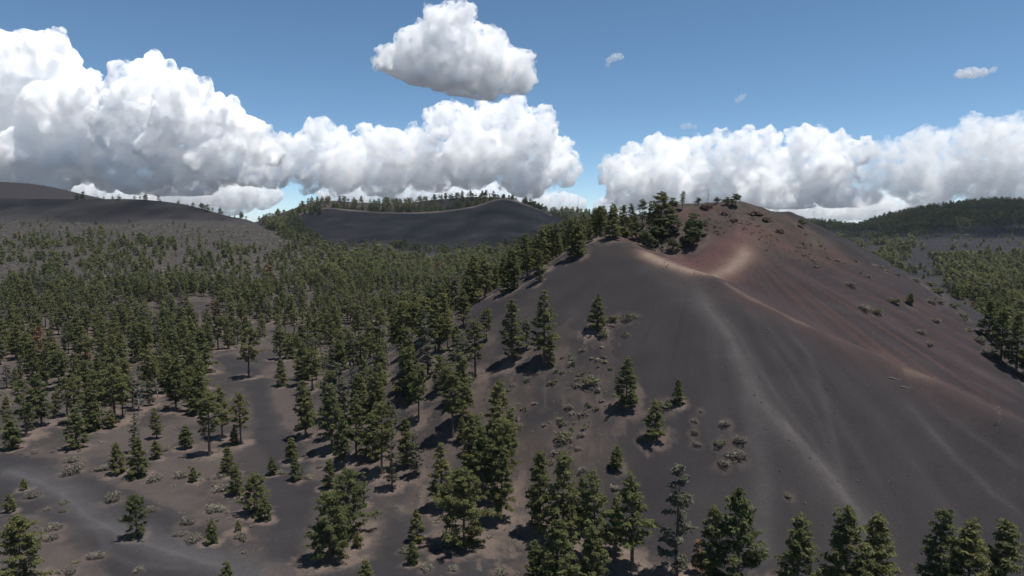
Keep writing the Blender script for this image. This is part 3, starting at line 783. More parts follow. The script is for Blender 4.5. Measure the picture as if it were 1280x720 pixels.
SHRUBS = [   # x, y of the foot, width in photo pixels, colour, label
 (90, 577, 20, 'grey', 'upper grey shrub of a pair on the open ash at the left'), (92, 591, 30, 'grey', 'wide pale shrub, lower of a pair on the open ash at the left'),
 (141, 626, 27, 'grey', 'wide grey shrub between the clearing islet and the lone track pine'),
 (60, 637, 13, 'grey', 'small shrub right of the little edge pine, left one of three'), (78, 640, 13, 'grey', 'small shrub, lowest of three beside the pale track'), (80, 629, 13, 'grey', 'small shrub, highest of three beside the pale track'),
 (40, 622, 20, 'grey', 'grey shrub beside the tiny track sapling at the far left'), (64, 662, 24, 'grey', 'pale shrub above the right side of the corner bush'), (66, 674, 18, 'grey', 'brownish shrub touching the corner bush'),
 (119, 697, 24, 'grey', 'ragged pale shrub on the dark ash below the track'), (88, 716, 20, 'grey', 'pale twiggy shrub at the bottom edge right of the corner bush'), (173, 714, 14, 'grey', 'small round shrub below the lone track pine'),
 (190, 638, 16, 'grey', 'grey shrub just right of the lone track pine'),
 (269, 639, 24, 'grey', 'grey shrub left of the bushy lane pine'), (236, 655, 22, 'grey', 'pale shrub at the back of the shrub ring'), (225, 669, 18, 'grey', 'shrub at the left end of the shrub ring'),
 (242, 676, 22, 'grey', 'shrub at the front left of the shrub ring'), (301, 673, 20, 'grey', 'shrub at the front right of the shrub ring'), (279, 613, 28, 'grey', 'broad tan shrub left of the slim lane pine'),
 (275, 597, 16, 'grey', 'tan shrub below the small dense lane pine'), (228, 597, 18, 'grey', 'low shrub left of the tiny round sapling'), (192, 601, 24, 'grey', 'tan shrub right of the two islet pines'), (134, 586, 22, 'grey', 'grey shrub left of the two islet pines'),
 (206, 563, 16, 'grey', 'low grey shrub left of the small slim pine'), (44, 566, 14, 'grey', 'low shrub right of the small edge pine'),
 (386, 598, 14, 'grey', 'pale shrub right of the two small lane pines'), (352, 592, 12, 'grey', 'pale shrub left of the two small lane pines'), (400, 584, 12, 'grey', 'small pale shrub at the brown bank by the lane'),
 (505, 690, 16, 'grey', 'pale shrub left of the small round lower lane pine'), (534, 712, 20, 'grey', 'pale shrub at the bottom edge on the lower lane'), (567, 712, 16, 'grey', 'twiggy shrub right of the lower lane pines'), (628, 716, 24, 'grey', 'tan shrub at the bottom edge at the end of the lower lane'),
 (594, 682, 22, 'green', 'green bush at the right foot of the large bank pine'), (561, 682, 16, 'green', 'green bush at the left foot of the large bank pine'),
 (900, 556, 19, 'green', 'left greenish shrub of the pale group on the black slope'), (925, 552, 20, 'grey', 'upper right shrub of the pale group on the black slope'), (906, 580, 22, 'grey', 'lowest shrub of the pale group on the black slope'), (920, 571, 26, 'grey', 'widest shrub of the pale group on the black slope'),
 (908, 531, 15, 'grey', 'single pale shrub just above the pale group on the black slope'), (868, 541, 11, 'green', 'middle shrub of a short row left of the pale group'), (871, 556, 14, 'grey', 'lowest shrub of a short row left of the pale group'), (868, 527, 9, 'grey', 'second small shrub of a short row left of the pale group'), (876, 514, 8, 'grey', 'topmost tiny shrub of a short row left of the pale group'),
 (788, 398, 20, 'green', 'right one of two shrubs beside the lone upper slope pine'), (768, 400, 20, 'green', 'left one of two shrubs beside the lone upper slope pine'), (754, 421, 22, 'green', 'shrub just below the lone upper slope pine'),
 (738, 480, 26, 'green', 'green shrub on the slope left of the broad conical pine'), (706, 548, 26, 'green', 'low green shrub on the slope above the dense group'), (728, 545, 13, 'grey', 'grey shrub right of the low green shrub'), (723, 562, 11, 'grey', 'small dark shrub below the low green shrub'),
 (729, 588, 16, 'grey', 'pale shrub above the last pointed pine of the dense group'), (770, 612, 15, 'grey', 'pale shrub just below the tiny slope pine'), (833, 508, 26, 'green', 'long green shrub left of the small narrow slope pine'), (985, 621, 13, 'green', 'tiny yellow-green shrub alone on the lower black slope'),
 (1063, 357, 15, 'grey', 'pale shrub high on the reddish flank, nearest the summit'), (1080, 387, 16, 'grey', 'left shrub of a pair in the middle of the reddish flank'), (1095, 391, 18, 'green', 'right shrub of a pair in the middle of the reddish flank'), (1119, 379, 20, 'green', 'green-tan shrub left of the tiny dark flank pine'),
 (1150, 416, 13, 'grey', 'upper of two small shrubs low on the reddish flank'), (1162, 431, 12, 'grey', 'lower of two small shrubs low on the reddish flank'), (1146, 352, 13, 'grey', 'pale shrub near the skyline of the right flank'),
 (1164, 358, 20, 'green', 'yellowish mound on the skyline of the right flank'), (1172, 367, 18, 'green', 'yellowish mound below the skyline mound on the right flank'), (1164, 379, 13, 'grey', 'pale shrub inside the right flank edge'), (1176, 379, 12, 'grey', 'second pale shrub inside the right flank edge'),
 (1192, 384, 16, 'green', 'yellow-tan mound by the small skyline pine'), (1170, 402, 14, 'grey', 'tall grey bush below the pale pair on the right flank'), (1205, 396, 14, 'green', 'tan mound further down the right skyline edge'), (1225, 428, 18, 'grey', 'dry shrub in front of the right clump of pines'), (1238, 444, 16, 'grey', 'dry grassy shrub at the foot of the right clump of pines'),
]
NAMES = {'round': ('juniper_tree', 'juniper tree'), 'sapling': ('young_pine', 'young pine'), 'young': ('pine_tree', 'pine tree'), 'pine': ('pine_tree', 'pine tree'), 'old': ('pine_tree', 'pine tree'), 'thin': ('pine_tree', 'pine tree'), 'bushy': ('pine_tree', 'pine tree')}
COUNT = {}
def foot(px, py):               # on a skyline: slide down to the first ground point that is near
    for k in range(40):
        q = unproj(px, py + k)
        if q is not None and not (q[1] > 420 and k < 39 and py < 520): return q
    return q
def feet(px, py, top):
    q = foot(px, py)
    return q, max(1.2, zat(px, top, q[1]) - q[2])
def plant_hand():
    rs = np.random.RandomState(21)
    for i, (k, px, py, top, lab) in enumerate(TREES + SUMMIT_TREES):
        q, h = feet(px, py, top)
        if px > 780 and px < 860 and py < 320: h *= .95
        nm, cat = NAMES[k]
        grp = 'pines standing singly or at the stand edges' if nm == 'pine_tree' else 'young pines' if nm == 'young_pine' else 'junipers on the summit'
        place_tree(nm, k, i, q[0], q[1], h * .98, rs.rand() * 6.28, lab, cat, grp, wide=rs.uniform(.92, 1.1) * (.82 if k == 'bushy' and top > 600 and h < 8 else 1))
        COUNT[nm] = COUNT.get(nm, 0) + 1
    for i, (px, py, top, lab) in enumerate(DEAD):
        q, h = feet(px, py, top)
        t, b = deadtree(900 + i, h, 30 if i != 4 else 8, 1.25 if i != 4 else .5)
        e = put('dead_tree', None, (q[0], q[1], q[2])); tag(e, lab, 'dead tree', 'dead snags'); e.empty_display_size = .5
        v, f = join([t, b])
        put('trunk', mesh_np('snag_trunk', v, *quads(f), [M_DEAD if i not in (2,) else M_BARK]), parent=e)
        PLANTED.append((q[0], q[1], 1.6, .6 if i != 4 else 0))
    for i, (px, py, top, lab) in enumerate(RUSTY):
        q, h = feet(px, py, top)
        tq, cv = pine(950 + i, h, h * .2, .12, .8 + .5 * i, .8, .25, csize=.4, leaf=.24)
        t, c = mk('rusty', tq, cv, M_RUST)
        e = put('dying_pine', None, tuple(q)); tag(e, lab, 'dying pine'); put('trunk', t, parent=e); put('crown', c, parent=e)
        PLANTED.append((q[0], q[1], 1.8, .8))
    for i, (px, py, w, colr, lab) in enumerate(SHRUBS):
        q = foot(px, py); r = w * q[1] / F * .5
        p = SHR[colr][i % len(SHR[colr])]
        s = put('shrub', p['m'], (q[0], q[1], q[2] - .06), rs.rand() * 6.28, (r, r * rs.uniform(.8, 1.1), r * rs.uniform(.85, 1.15)))
        tag(s, lab, 'shrub', 'single shrubs on the ash'); PLANTED.append((q[0], q[1], r * 1.6, .34))

ROCKS = [(883, 262, 16, 7, 'dark red rock outcrop on the crest below the dead summit tree'), (905, 268, 10, 4, 'low reddish ledge right of the dark red outcrop'), (945, 268, 18, 5, 'long dark rock ledge slanting down the upper right of the summit'),
         (958, 276, 12, 5, 'broken rock at the lower end of the long summit ledge'), (975, 290, 10, 4, 'reddish rock halfway down the upper right flank'), (918, 276, 9, 4, 'small rock at the head of the red bowl')]
LOGS = [(1119, 474, 16, 'upper pale weathered log lying on the reddish spur'), (1133, 485, 14, 'lower pale weathered log lying on the reddish spur'), (663, 352, 22, 'pale dry log lying at the edge of the ridge pines')]
def build_rocks():
    import bmesh
    from mathutils import Vector, noise
    mr, nt = new_mat('red_scoria'); out = nd(nt, 'ShaderNodeOutputMaterial'); bs = nd(nt, 'ShaderNodeBsdfPrincipled'); bs.inputs['Roughness'].default_value = .95
    tc = nd(nt, 'ShaderNodeTexCoord'); n = nd(nt, 'ShaderNodeTexNoise'); n.inputs['Scale'].default_value = 3; n.inputs['Detail'].default_value = 6; lk(nt, tc.outputs['Object'], n.inputs['Vector'])
    mx = nd(nt, 'ShaderNodeMix', data_type='RGBA'); mx.inputs['A'].default_value = (.035, .024, .022, 1); mx.inputs['B'].default_value = (.10, .05, .042, 1)
    lk(nt, n.outputs['Fac'], mx.inputs['Factor']); lk(nt, mx.outputs['Result'], bs.inputs['Base Color']); lk(nt, bs.outputs[0], out.inputs['Surface'])
    rs = np.random.RandomState(31)
    for i, (px, py, w, h, lab) in enumerate(ROCKS):
        q = foot(px, py); W = w * q[1] / F * .5; Hh = h * q[1] / F
        bm = bmesh.new(); bmesh.ops.create_icosphere(bm, subdivisions=4, radius=1)
        for v in bm.verts:
            p = v.co + Vector((i * 7.3, 1, 2)); f = 1 + .55 * noise.noise(p * 1.6) + .28 * noise.noise(p * 4) + .12 * noise.noise(p * 10)
            v.co = v.co * f; v.co.z = max(-.6, round(v.co.z * 3) / 3 * .4 + v.co.z * .6)
        me = bpy.data.meshes.new('rock'); bm.to_mesh(me); bm.free(); me.materials.append(mr)
        tag(put('rock', me, (q[0], q[1], q[2] - .1 * Hh), rs.uniform(-.4, .4), (W, W * .7, Hh)), lab, 'rock')
    for i, (px, py, w, lab) in enumerate(LOGS):
        q = foot(px, py); L = w * q[1] / F; a = R(-22 if i < 2 else 25)
        d = np.array([math.cos(a), math.sin(a) * .8, 0]); P = []
        for t in np.linspace(-.5, .5, 7):
            p = q + d * L * t; p[2] = ground_z(p[0], p[1]) + .06; P.append(p + rs.normal(size=3) * .03 - q)
        v, f = tube(P, [.10, .12, .12, .11, .10, .08, .05], 8)
        tag(put('fallen_log', mesh_np('fallen_log', v, *quads(f), [M_LOG]), tuple(q)), lab, 'log')

# ------------------------------------------------------------------ the forest
def project(x, y, z):
    zc = z - CAM_Z; d = y * CP - zc * SP
    return 640 + F * x / d, 360 - F * (y * SP + zc * CP) / d
def inpx(P, px, py): return in_poly(P, px, py)
A_MAIN = [(-160, 552), (60, 545), (150, 527), (215, 521), (258, 510), (246, 478), (262, 452), (280, 436), (345, 438), (356, 482), (372, 545), (402, 566), (440, 600), (500, 606), (560, 640), (640, 665),
          (700, 700), (742, 690), (730, 640), (690, 596), (655, 560), (625, 520), (592, 500), (586, 470), (640, 455), (686, 452), (664, 410), (650, 372), (690, 342), (735, 312), (762, 298), (740, 285), (600, 315), (560, 336), (420, 352), (250, 362), (-160, 366)]
FRONT_R = [(800, 760), (960, 760), (960, 735), (800, 722)]
ZONES = [  # polygon, chance, (min h, max h), kinds, noise amount
 (A_MAIN, .66, (5, 13.5), ('pine', 'pine', 'pine', 'young', 'old', 'thin', 'pine', 'old'), .95),
 ([(560, 338), (600, 315), (735, 280), (765, 285), (765, 300), (690, 342), (650, 372), (600, 372)], .8, (7, 11), ('pine', 'young', 'pine'), .1),
 ([(-160, 292), (120, 290), (330, 312), (330, 336), (-160, 328)], .72, (3.5, 8), ('pine', 'young', 'bushy', 'young'), .8),
 ([(-160, 272), (200, 276), (380, 306), (330, 314), (120, 290), (-160, 292)], .13, (2.5, 6), ('young', 'pine'), .2),
 ([(-160, 328), (330, 336), (330, 364), (-160, 368)], .44, (3, 8.5), ('pine', 'young', 'bushy', 'thin'), 1.0),
 ([(330, 318), (400, 304), (560, 308), (640, 312), (600, 340), (420, 354), (330, 360)], .7, (4.5, 10), ('pine', 'young', 'bushy'), .8),
 ([(385, 300), (560, 316), (620, 300), (640, 312), (400, 318)], .3, (6, 9), ('pine',), .4),
 ([(300, 266), (350, 262), (400, 300), (420, 322), (380, 312), (330, 284)], .7, (8, 13), ('pine', 'young'), .2),
 ([(225, 246), (300, 262), (310, 276), (232, 260)], .12, (7, 11), ('pine',), .0),
 ([(655, 250), (740, 258), (770, 290), (730, 290), (690, 268), (655, 258)], .5, (9, 13), ('pine',), .1),
 ([(1185, 338), (1300, 326), (1300, 480), (1272, 470), (1240, 430), (1208, 392), (1180, 360)], .74, (6, 11), ('pine', 'young', 'pine', 'bushy'), .5),
 ([(1000, 240), (1060, 268), (1160, 240), (1330, 240), (1330, 276), (1200, 284), (1100, 290), (1010, 286)], .9, (8, 12), ('pine', 'young'), .25),
 ([(1030, 284), (1180, 280), (1150, 300), (1130, 330), (1180, 345), (1150, 350), (1080, 330)], .42, (4, 10), ('pine', 'young', 'bushy'), 1.0),
 ([(1160, 322), (1300, 318), (1300, 340), (1180, 345)], .45, (4, 10), ('pine', 'young', 'bushy'), 1.0),
 ([(1180, 284), (1300, 276), (1300, 318), (1160, 322), (1140, 300)], .16, (4, 8), ('young',), .9),
]
FAR_ZONES = (2, 3, 4, 5, 6, 7, 8, 9, 11, 12, 13, 14)
EDGE = [ # thin scattering beyond the stands
 ([(440, 600), (500, 560), (600, 520), (650, 560), (730, 690), (640, 665)], .30, (5, 11), ('pine', 'young', 'thin'), .3),
]
def candidates():
    rs = np.random.RandomState(5)
    out = []
    for (y0, y1, cell) in ((95, 300, 5.4), (300, 520, 5.8), (520, 800, 7.5), (800, 1600, 9.5)):
        ny = int((y1 - y0) / cell)
        for iy in range(ny):
            yc = y0 + iy * cell; W = yc * .83 + 10; nx = int(2 * W / cell)
            x = -W + (np.arange(nx) + rs.rand(nx) * .95) * cell; y = yc + rs.rand(nx) * cell * .95
            out.append(np.c_[x, y])
    P = np.vstack(out); z = H(P[:, 0], P[:, 1])
    px, py = project(P[:, 0], P[:, 1], z)
    cl = fbm(P[:, 0] / 24, P[:, 1] / 24, 201, 3)
    u = rs.rand(len(P)); hh = rs.rand(len(P)); kk = rs.rand(len(P))
    hgt = np.zeros(len(P)); kind = np.array([''] * len(P), dtype=object); zone = np.full(len(P), -1)
    for zi, (poly, ch, (h0, h1), kinds, na) in enumerate(ZONES + EDGE):
        m = inpx(np.array(poly, float), px, py) & (zone < 0)
        prob = np.clip(ch * (1 + na * (2.6 * (cl - .5)) * 2), 0, 1)
        m &= u < prob
        if zi in FAR_ZONES: m &= P[:, 1] > 420
        if zi == 10: m &= (P[:, 1] > 165) & (z < 8)
        zone[m] = zi; hgt[m] = h0 + (h1 - h0) * (.55 * hh[m] + .45 * np.sqrt(hh[m]))
        kind[m] = np.array(kinds, dtype=object)[(kk[m] * len(kinds)).astype(int)]
    # crater rim: on the far wall, and the ridge of the left hill, and the right crest
    yc = interp_s(np.clip(px, -480, 1880), [(c[0], c[2]) for c in RIM_FRONT])
    m = (zone < 0) & (px > 368) & (px < 645) & (P[:, 1] > yc + 14) & (P[:, 1] < 1350) & (u < .62 + .8 * (cl - .5)); zone[m] = 90; hgt[m] = 7 + 7 * hh[m]; kind[m] = 'pine'
    m = (zone < 0) & (px > 640) & (px < 800) & (P[:, 1] > 1300) & (u < .55); zone[m] = 91; hgt[m] = 8 + 5 * hh[m]; kind[m] = 'pine'
    m = (zone < 0) & (px > 335) & (px < 402) & (np.abs(P[:, 1] - yc) < 60) & (u < .6); zone[m] = 92; hgt[m] = 9 + 6 * hh[m]; kind[m] = 'pine'
    lc = interp_s(np.clip(px, -480, 1880), [(c[0], c[2]) for c in LEFT_CREST])
    m = (zone < 0) & (px > 95) & (px < 310) & (np.abs(P[:, 1] - lc - 6) < 16) & (u < .42 + .2 * (px > 220)); zone[m] = 93; hgt[m] = 3.5 + 8 * hh[m] ** 2; kind[m] = 'pine'
    m = (zone < 0) & (px > -150) & (px < 95) & (np.abs(P[:, 1] - lc - 20) < 16) & (u < .07); zone[m] = 93; hgt[m] = 5 + 6 * hh[m]; kind[m] = 'young'
    k = zone >= 0
    P, z, px, py, hgt, kind, zone = P[k], z[k], px[k], py[k], hgt[k], kind[k], zone[k]
    # trees on the ridge left of the bare slope stay low enough to leave the crater hill in view
    lim = np.interp(px, [530, 560, 600, 650, 700, 740, 765], [322, 314, 300, 287, 277, 261, 253])
    cap = np.array([zat(p, l, Y) for p, l, Y in zip(px, lim, P[:, 1])]) - z
    rg = (px > 530) & (px < 768) & (P[:, 1] < 800) & (py < 372)
    hgt = np.where(rg, np.minimum(hgt, cap), hgt)
    # not on top of the hand-set trees
    hp = np.array([(a, b) for a, b, r, w in PLANTED])
    keep = hgt > 2.2
    for a, b in hp: keep &= np.hypot(P[:, 0] - a, P[:, 1] - b) > 3.1
    # tree tops hidden behind the terrain are left out
    ts = np.linspace(.12, .985, 70)
    top = z + hgt
    for t in ts:
        hx = H(P[:, 0] * t, P[:, 1] * t)
        keep &= (CAM_Z + (top - CAM_Z) * t) > hx - .3
    return [v[keep] for v in (P, z, px, py, hgt, kind, zone)]

KIND_WORDS = {'pine': 'conical green pine', 'young': 'short dense pine', 'old': 'tall broad-topped pine', 'thin': 'thin grey-green pine', 'bushy': 'bushy dark pine'}
def where(px, py, zone):
    if zone == 10: return 'in the clump below the right flank of the cone'
    if zone == len(ZONES): return 'on the brown littered bank below the shrubby flank'
    if zone == 1: return 'on the ridge left of the bare black slope'
    if px < 130: return 'in the stand at the left picture edge' + (' near its front' if py > 470 else ' further back')
    if px < 290: return 'in the stand behind the left clearing' + (' near its front' if py > 470 else ' further back')
    if px < 440: return 'in the stand right of the dark lane' + (' beside the lane' if py > 490 else ' beyond its upper bend')
    if px < 580: return 'in the central stand' + (' near the brown bank' if py > 520 else ' between lane and black slope')
    return 'in the stand along the left foot of the black slope' + (' low down' if py > 560 else ' higher up')

def build_forest():
    P, z, px, py, hgt, kind, zone = candidates()
    app = hgt * F / P[:, 1]
    inview = (px > -30) & (px < 1310) & (py < 790)
    order = np.argsort(-np.where(inview, app, 0))
    n_ind = max(0, 300 - COUNT.get('pine_tree', 0))
    ind = order[:n_ind]
    rs = np.random.RandomState(9)
    for i in ind:
        k = kind[i]
        w = where(px[i], py[i], zone[i])
        place_tree('pine_tree', k, rs.randint(8), P[i, 0], P[i, 1], hgt[i] * (.8 if k == 'young' else 1), rs.rand() * 6.28,
                   KIND_WORDS[k] + ' ' + w, 'pine tree', KIND_WORDS[k] + 's ' + w, rs.uniform(.85, 1.15))
    rest = np.setdiff1d(np.arange(len(P)), ind)
    CV = []; CL = []; MI = []; TR = []; TV = []; TQ = []; off = 0
    for i in rest:
        k = kind[i]; p = PRO[k][rs.randint(len(PRO[k]))]
        h = hgt[i] * (.8 if k == 'young' else 1); s = h / p['H']
        (tv, tq), (cv, cl) = p['raw']
        nf = len(cv) // 4; a = app[i]
        m = int(np.clip(a * a * 1.1, 46, 900)); m = min(m, nf)
        sel = rs.choice(nf, m, replace=False)
        q = cv.reshape(-1, 4, 3)[sel]
        cen = q.mean(1, keepdims=True)
        q = cen + (q - cen) * (min(6.5, (nf / m) ** .5 * .82) if m < nf else 1)
        t = rs.rand() * 6.28; c, sn = math.cos(t), math.sin(t); w = rs.uniform(.85, 1.2) * (1.25 if P[i, 1] < 750 and P[i, 1] > 480 else 1.6 if P[i, 1] >= 750 else 1)
        q = q.reshape(-1, 3) * s
        q = np.c_[(q[:, 0] * c - q[:, 1] * sn) * w + P[i, 0], (q[:, 0] * sn + q[:, 1] * c) * w + P[i, 1], q[:, 2] + z[i] - .1]
        CV.append(q); CL.append(cl.reshape(-1, 4)[sel].ravel()); TR.append(np.full(len(q), rs.rand()))
        MI.append(np.full(m, 3 if rs.rand() < .004 else 2 if k == 'thin' or rs.rand() < .05 else 0))
        v, qq = tube([(P[i, 0], P[i, 1], z[i] - .6), (P[i, 0], P[i, 1], z[i] + h * .5), (P[i, 0], P[i, 1], z[i] + h * .9)], [.024 * h, .017 * h, .004 * h], 4)
        TV.append(v); TQ.append(qq + off); off += len(v)
        if P[i, 1] < 330: PLANTED.append((P[i, 0], P[i, 1], 2.9, .9))
    cv = np.vstack(CV); tv = np.vstack(TV); tq = np.vstack(TQ)
    V = np.vstack([cv, tv]); loops = np.concatenate([np.arange(len(cv)), tq.ravel() + len(cv)]); st = np.arange(0, len(loops), 4)
    mi = np.concatenate(MI + [np.ones(len(tq), int)])
    me = mesh_np('distant_forest', V, loops, st, [M_PINE, M_BARK, M_GREY, M_RUST], mi, attrs={'clump': np.concatenate(CL + [np.zeros(len(tv))]), 'tree_rand': np.concatenate(TR + [np.zeros(len(tv))])})
    o = put('distant_forest', me); tag(o, 'dark green mass of pines covering the far flats and hill crests', 'forest', kind='stuff')
    print('forest', len(P), 'individual', len(ind), 'rest', len(rest), 'faces', len(st), 'smallest individual px', app[ind].min())

# ------------------------------------------------------------------ shrubs scattered over slopes, too many to count
SCRUB = [
 ([(-20, 540), (220, 510), (330, 600), (440, 590), (560, 640), (640, 660), (800, 715), (800, 735), (640, 735), (380, 735), (330, 660), (200, 640), (-20, 600)], 1.3, .22, (.10, .30), .05),
 ([(380, 480), (560, 470), (700, 460), (780, 500), (760, 590), (800, 720), (700, 735), (560, 640), (440, 590)], 1.5, .30, (.12, .38), .15), # polygon, spacing m, chance, size range, share green
 ([(600, 500), (690, 455), (760, 405), (800, 400), (770, 440), (760, 500), (720, 560), (690, 590), (640, 540)], 1.7, .62, (.22, .95), .5),
 ([(0, 560), (240, 540), (320, 600), (330, 700), (240, 690), (100, 600), (0, 590)], 2.4, .34, (.2, .75), .2),
 ([(0, 640), (70, 640), (110, 735), (0, 735)], 2.6, .25, (.25, .9), .1),
 ([(490, 690), (560, 700), (640, 690), (640, 735), (480, 735)], 2.2, .35, (.25, .9), .1),
 ([(370, 560), (440, 600), (500, 610), (560, 640), (640, 665), (800, 735), (650, 735), (560, 690), (470, 625), (400, 600)], 2.6, .42, (.15, .7), .25),
 ([(890, 262), (960, 266), (1010, 290), (1075, 338), (1010, 336), (955, 312), (925, 280), (890, 300), (870, 285)], 1.35, .75, (.18, .7), .6),
 ([(1010, 290), (1080, 325), (1150, 352), (1225, 410), (1190, 400), (1080, 350)], 2.0, .34, (.25, .75), .5),
 ([(1205, 400), (1290, 470), (1290, 485), (1240, 455), (1200, 410)], 1.8, .55, (.25, .7), .4),
 ([(-60, 272), (330, 285), (420, 320), (330, 364), (-60, 368)], 4.2, .85, (.6, 2.0), .3),
 ([(-60, 366), (560, 345), (600, 460), (340, 440), (200, 520), (-60, 545)], 4.0, .36, (.3, 1.1), .3),
 ([(1040, 280), (1300, 276), (1300, 335), (1180, 345), (1080, 330)], 8.0, .34, (.8, 2.2), .5),
 ([(690, 350), (760, 300), (800, 312), (870, 318), (860, 290), (800, 280)], 2.4, .3, (.2, .6), .5),
]
def build_scrub():
    rs = np.random.RandomState(77)
    S = {'grey': [[], [], []], 'green': [[], [], []]}
    n = 0
    for poly, sp, ch, (r0, r1), g in SCRUB:
        W = np.array(poly, float)
        B = unline(poly + [poly[0]], 60)
        x0, x1 = B[:, 0].min(), B[:, 0].max(); y0, y1 = B[:, 1].min(), B[:, 1].max()
        nx, ny = int((x1 - x0) / sp) + 1, int((y1 - y0) / sp) + 1
        gx, gy = np.meshgrid(np.arange(nx), np.arange(ny))
        x = (x0 + (gx + rs.rand(ny, nx)) * sp).ravel(); y = (y0 + (gy + rs.rand(ny, nx)) * sp).ravel()
        z = H(x, y); px, py = project(x, y, z)
        k = in_poly(W, px, py) & (rs.rand(len(x)) < ch * (.35 + 1.3 * sstep(.35, .65, fbm(x / (sp * 3), y / (sp * 3), 301, 3))))
        ln = in_poly(POLY['lane'], x, y)
        for i in np.nonzero(k & ~ln)[0]:
            colr = 'green' if rs.rand() < g else 'grey'
            cv, cl = SHR[colr][rs.randint(len(SHR[colr]))]['raw']
            r = r0 + (r1 - r0) * rs.rand() ** 1.6
            a = r * F / y[i]; nf = len(cv) // 4; m = int(np.clip(a * a * 2.2, 14, nf * .7))
            sel = rs.choice(nf, m, replace=False); q = cv.reshape(-1, 4, 3)[sel]; cen = q.mean(1, keepdims=True)
            q = (cen + (q - cen) * min(3.6, (nf / m) ** .5 * .9)).reshape(-1, 3) * r
            t = rs.rand() * 6.28; c, sn = math.cos(t), math.sin(t)
            q = np.c_[q[:, 0] * c - q[:, 1] * sn + x[i], q[:, 0] * sn + q[:, 1] * c + y[i], q[:, 2] * rs.uniform(.75, 1.1) + z[i] - .04]
            S[colr][0].append(q); S[colr][1].append(cl.reshape(-1, 4)[sel].ravel()); S[colr][2].append(np.full(len(q), rs.rand())); n += 1
            if y[i] < 330: PLANTED.append((x[i], y[i], r * 1.3, .3))
    V = np.vstack(S['grey'][0] + S['green'][0]); n1 = sum(len(a) for a in S['grey'][0]) // 4
    mi = np.r_[np.zeros(n1, int), np.ones(len(V) // 4 - n1, int)]
    me = mesh_np('scrub', V, np.arange(len(V)), np.arange(0, len(V), 4), [M_SHR, M_GSH], mi,
                 attrs={'clump': np.concatenate(S['grey'][1] + S['green'][1]), 'tree_rand': np.concatenate(S['grey'][2] + S['green'][2])})
    tag(put('scrub', me), 'low grey and tan brush and grass tufts scattered over ash and slopes', 'scrub', kind='stuff')
    print('scrub', n, len(V) // 4)

def build_stones():
    """loose cinder lumps on the slope and flats"""
    rs = np.random.RandomState(15)
    x = rs.uniform(-60, 110, 26000); y = rs.uniform(72, 200, 26000)
    px, py = project(x, y, H(x, y))
    k = (px > -20) & (px < 1300) & (py < 740) & (py > 250) & (rs.rand(len(x)) < .10 + .5 * sstep(.55, .72, fbm(x / 14, y / 14, 401, 3)))
    x, y = x[k], y[k]; z = H(x, y); n = len(x)
    r = .05 + .22 * rs.rand(n) ** 4
    o = np.array([(1, 0, 0), (0, 1, 0), (-1, 0, 0), (0, -1, 0), (0, 0, .8), (0, 0, -.5)], float)
    V = (o[None] * (1 + rs.uniform(-.35, .35, (n, 6, 1)))) * r[:, None, None] + np.stack([x, y, z], -1)[:, None]
    f = np.array([(0, 1, 4), (1, 2, 4), (2, 3, 4), (3, 0, 4), (1, 0, 5), (2, 1, 5), (3, 2, 5), (0, 3, 5)])
    T = (f[None] + 6 * np.arange(n)[:, None, None]).reshape(-1, 3)
    m = bark_mat('cinder_lump', (.022, .019, .020), (.075, .066, .064))
    tag(put('loose_stones', mesh_np('loose_stones', V.reshape(-1, 3), T.ravel(), np.arange(0, T.size, 3), [m])), 'loose dark cinder lumps strewn over the slope', 'stones', kind='stuff')
    print('stones', n)
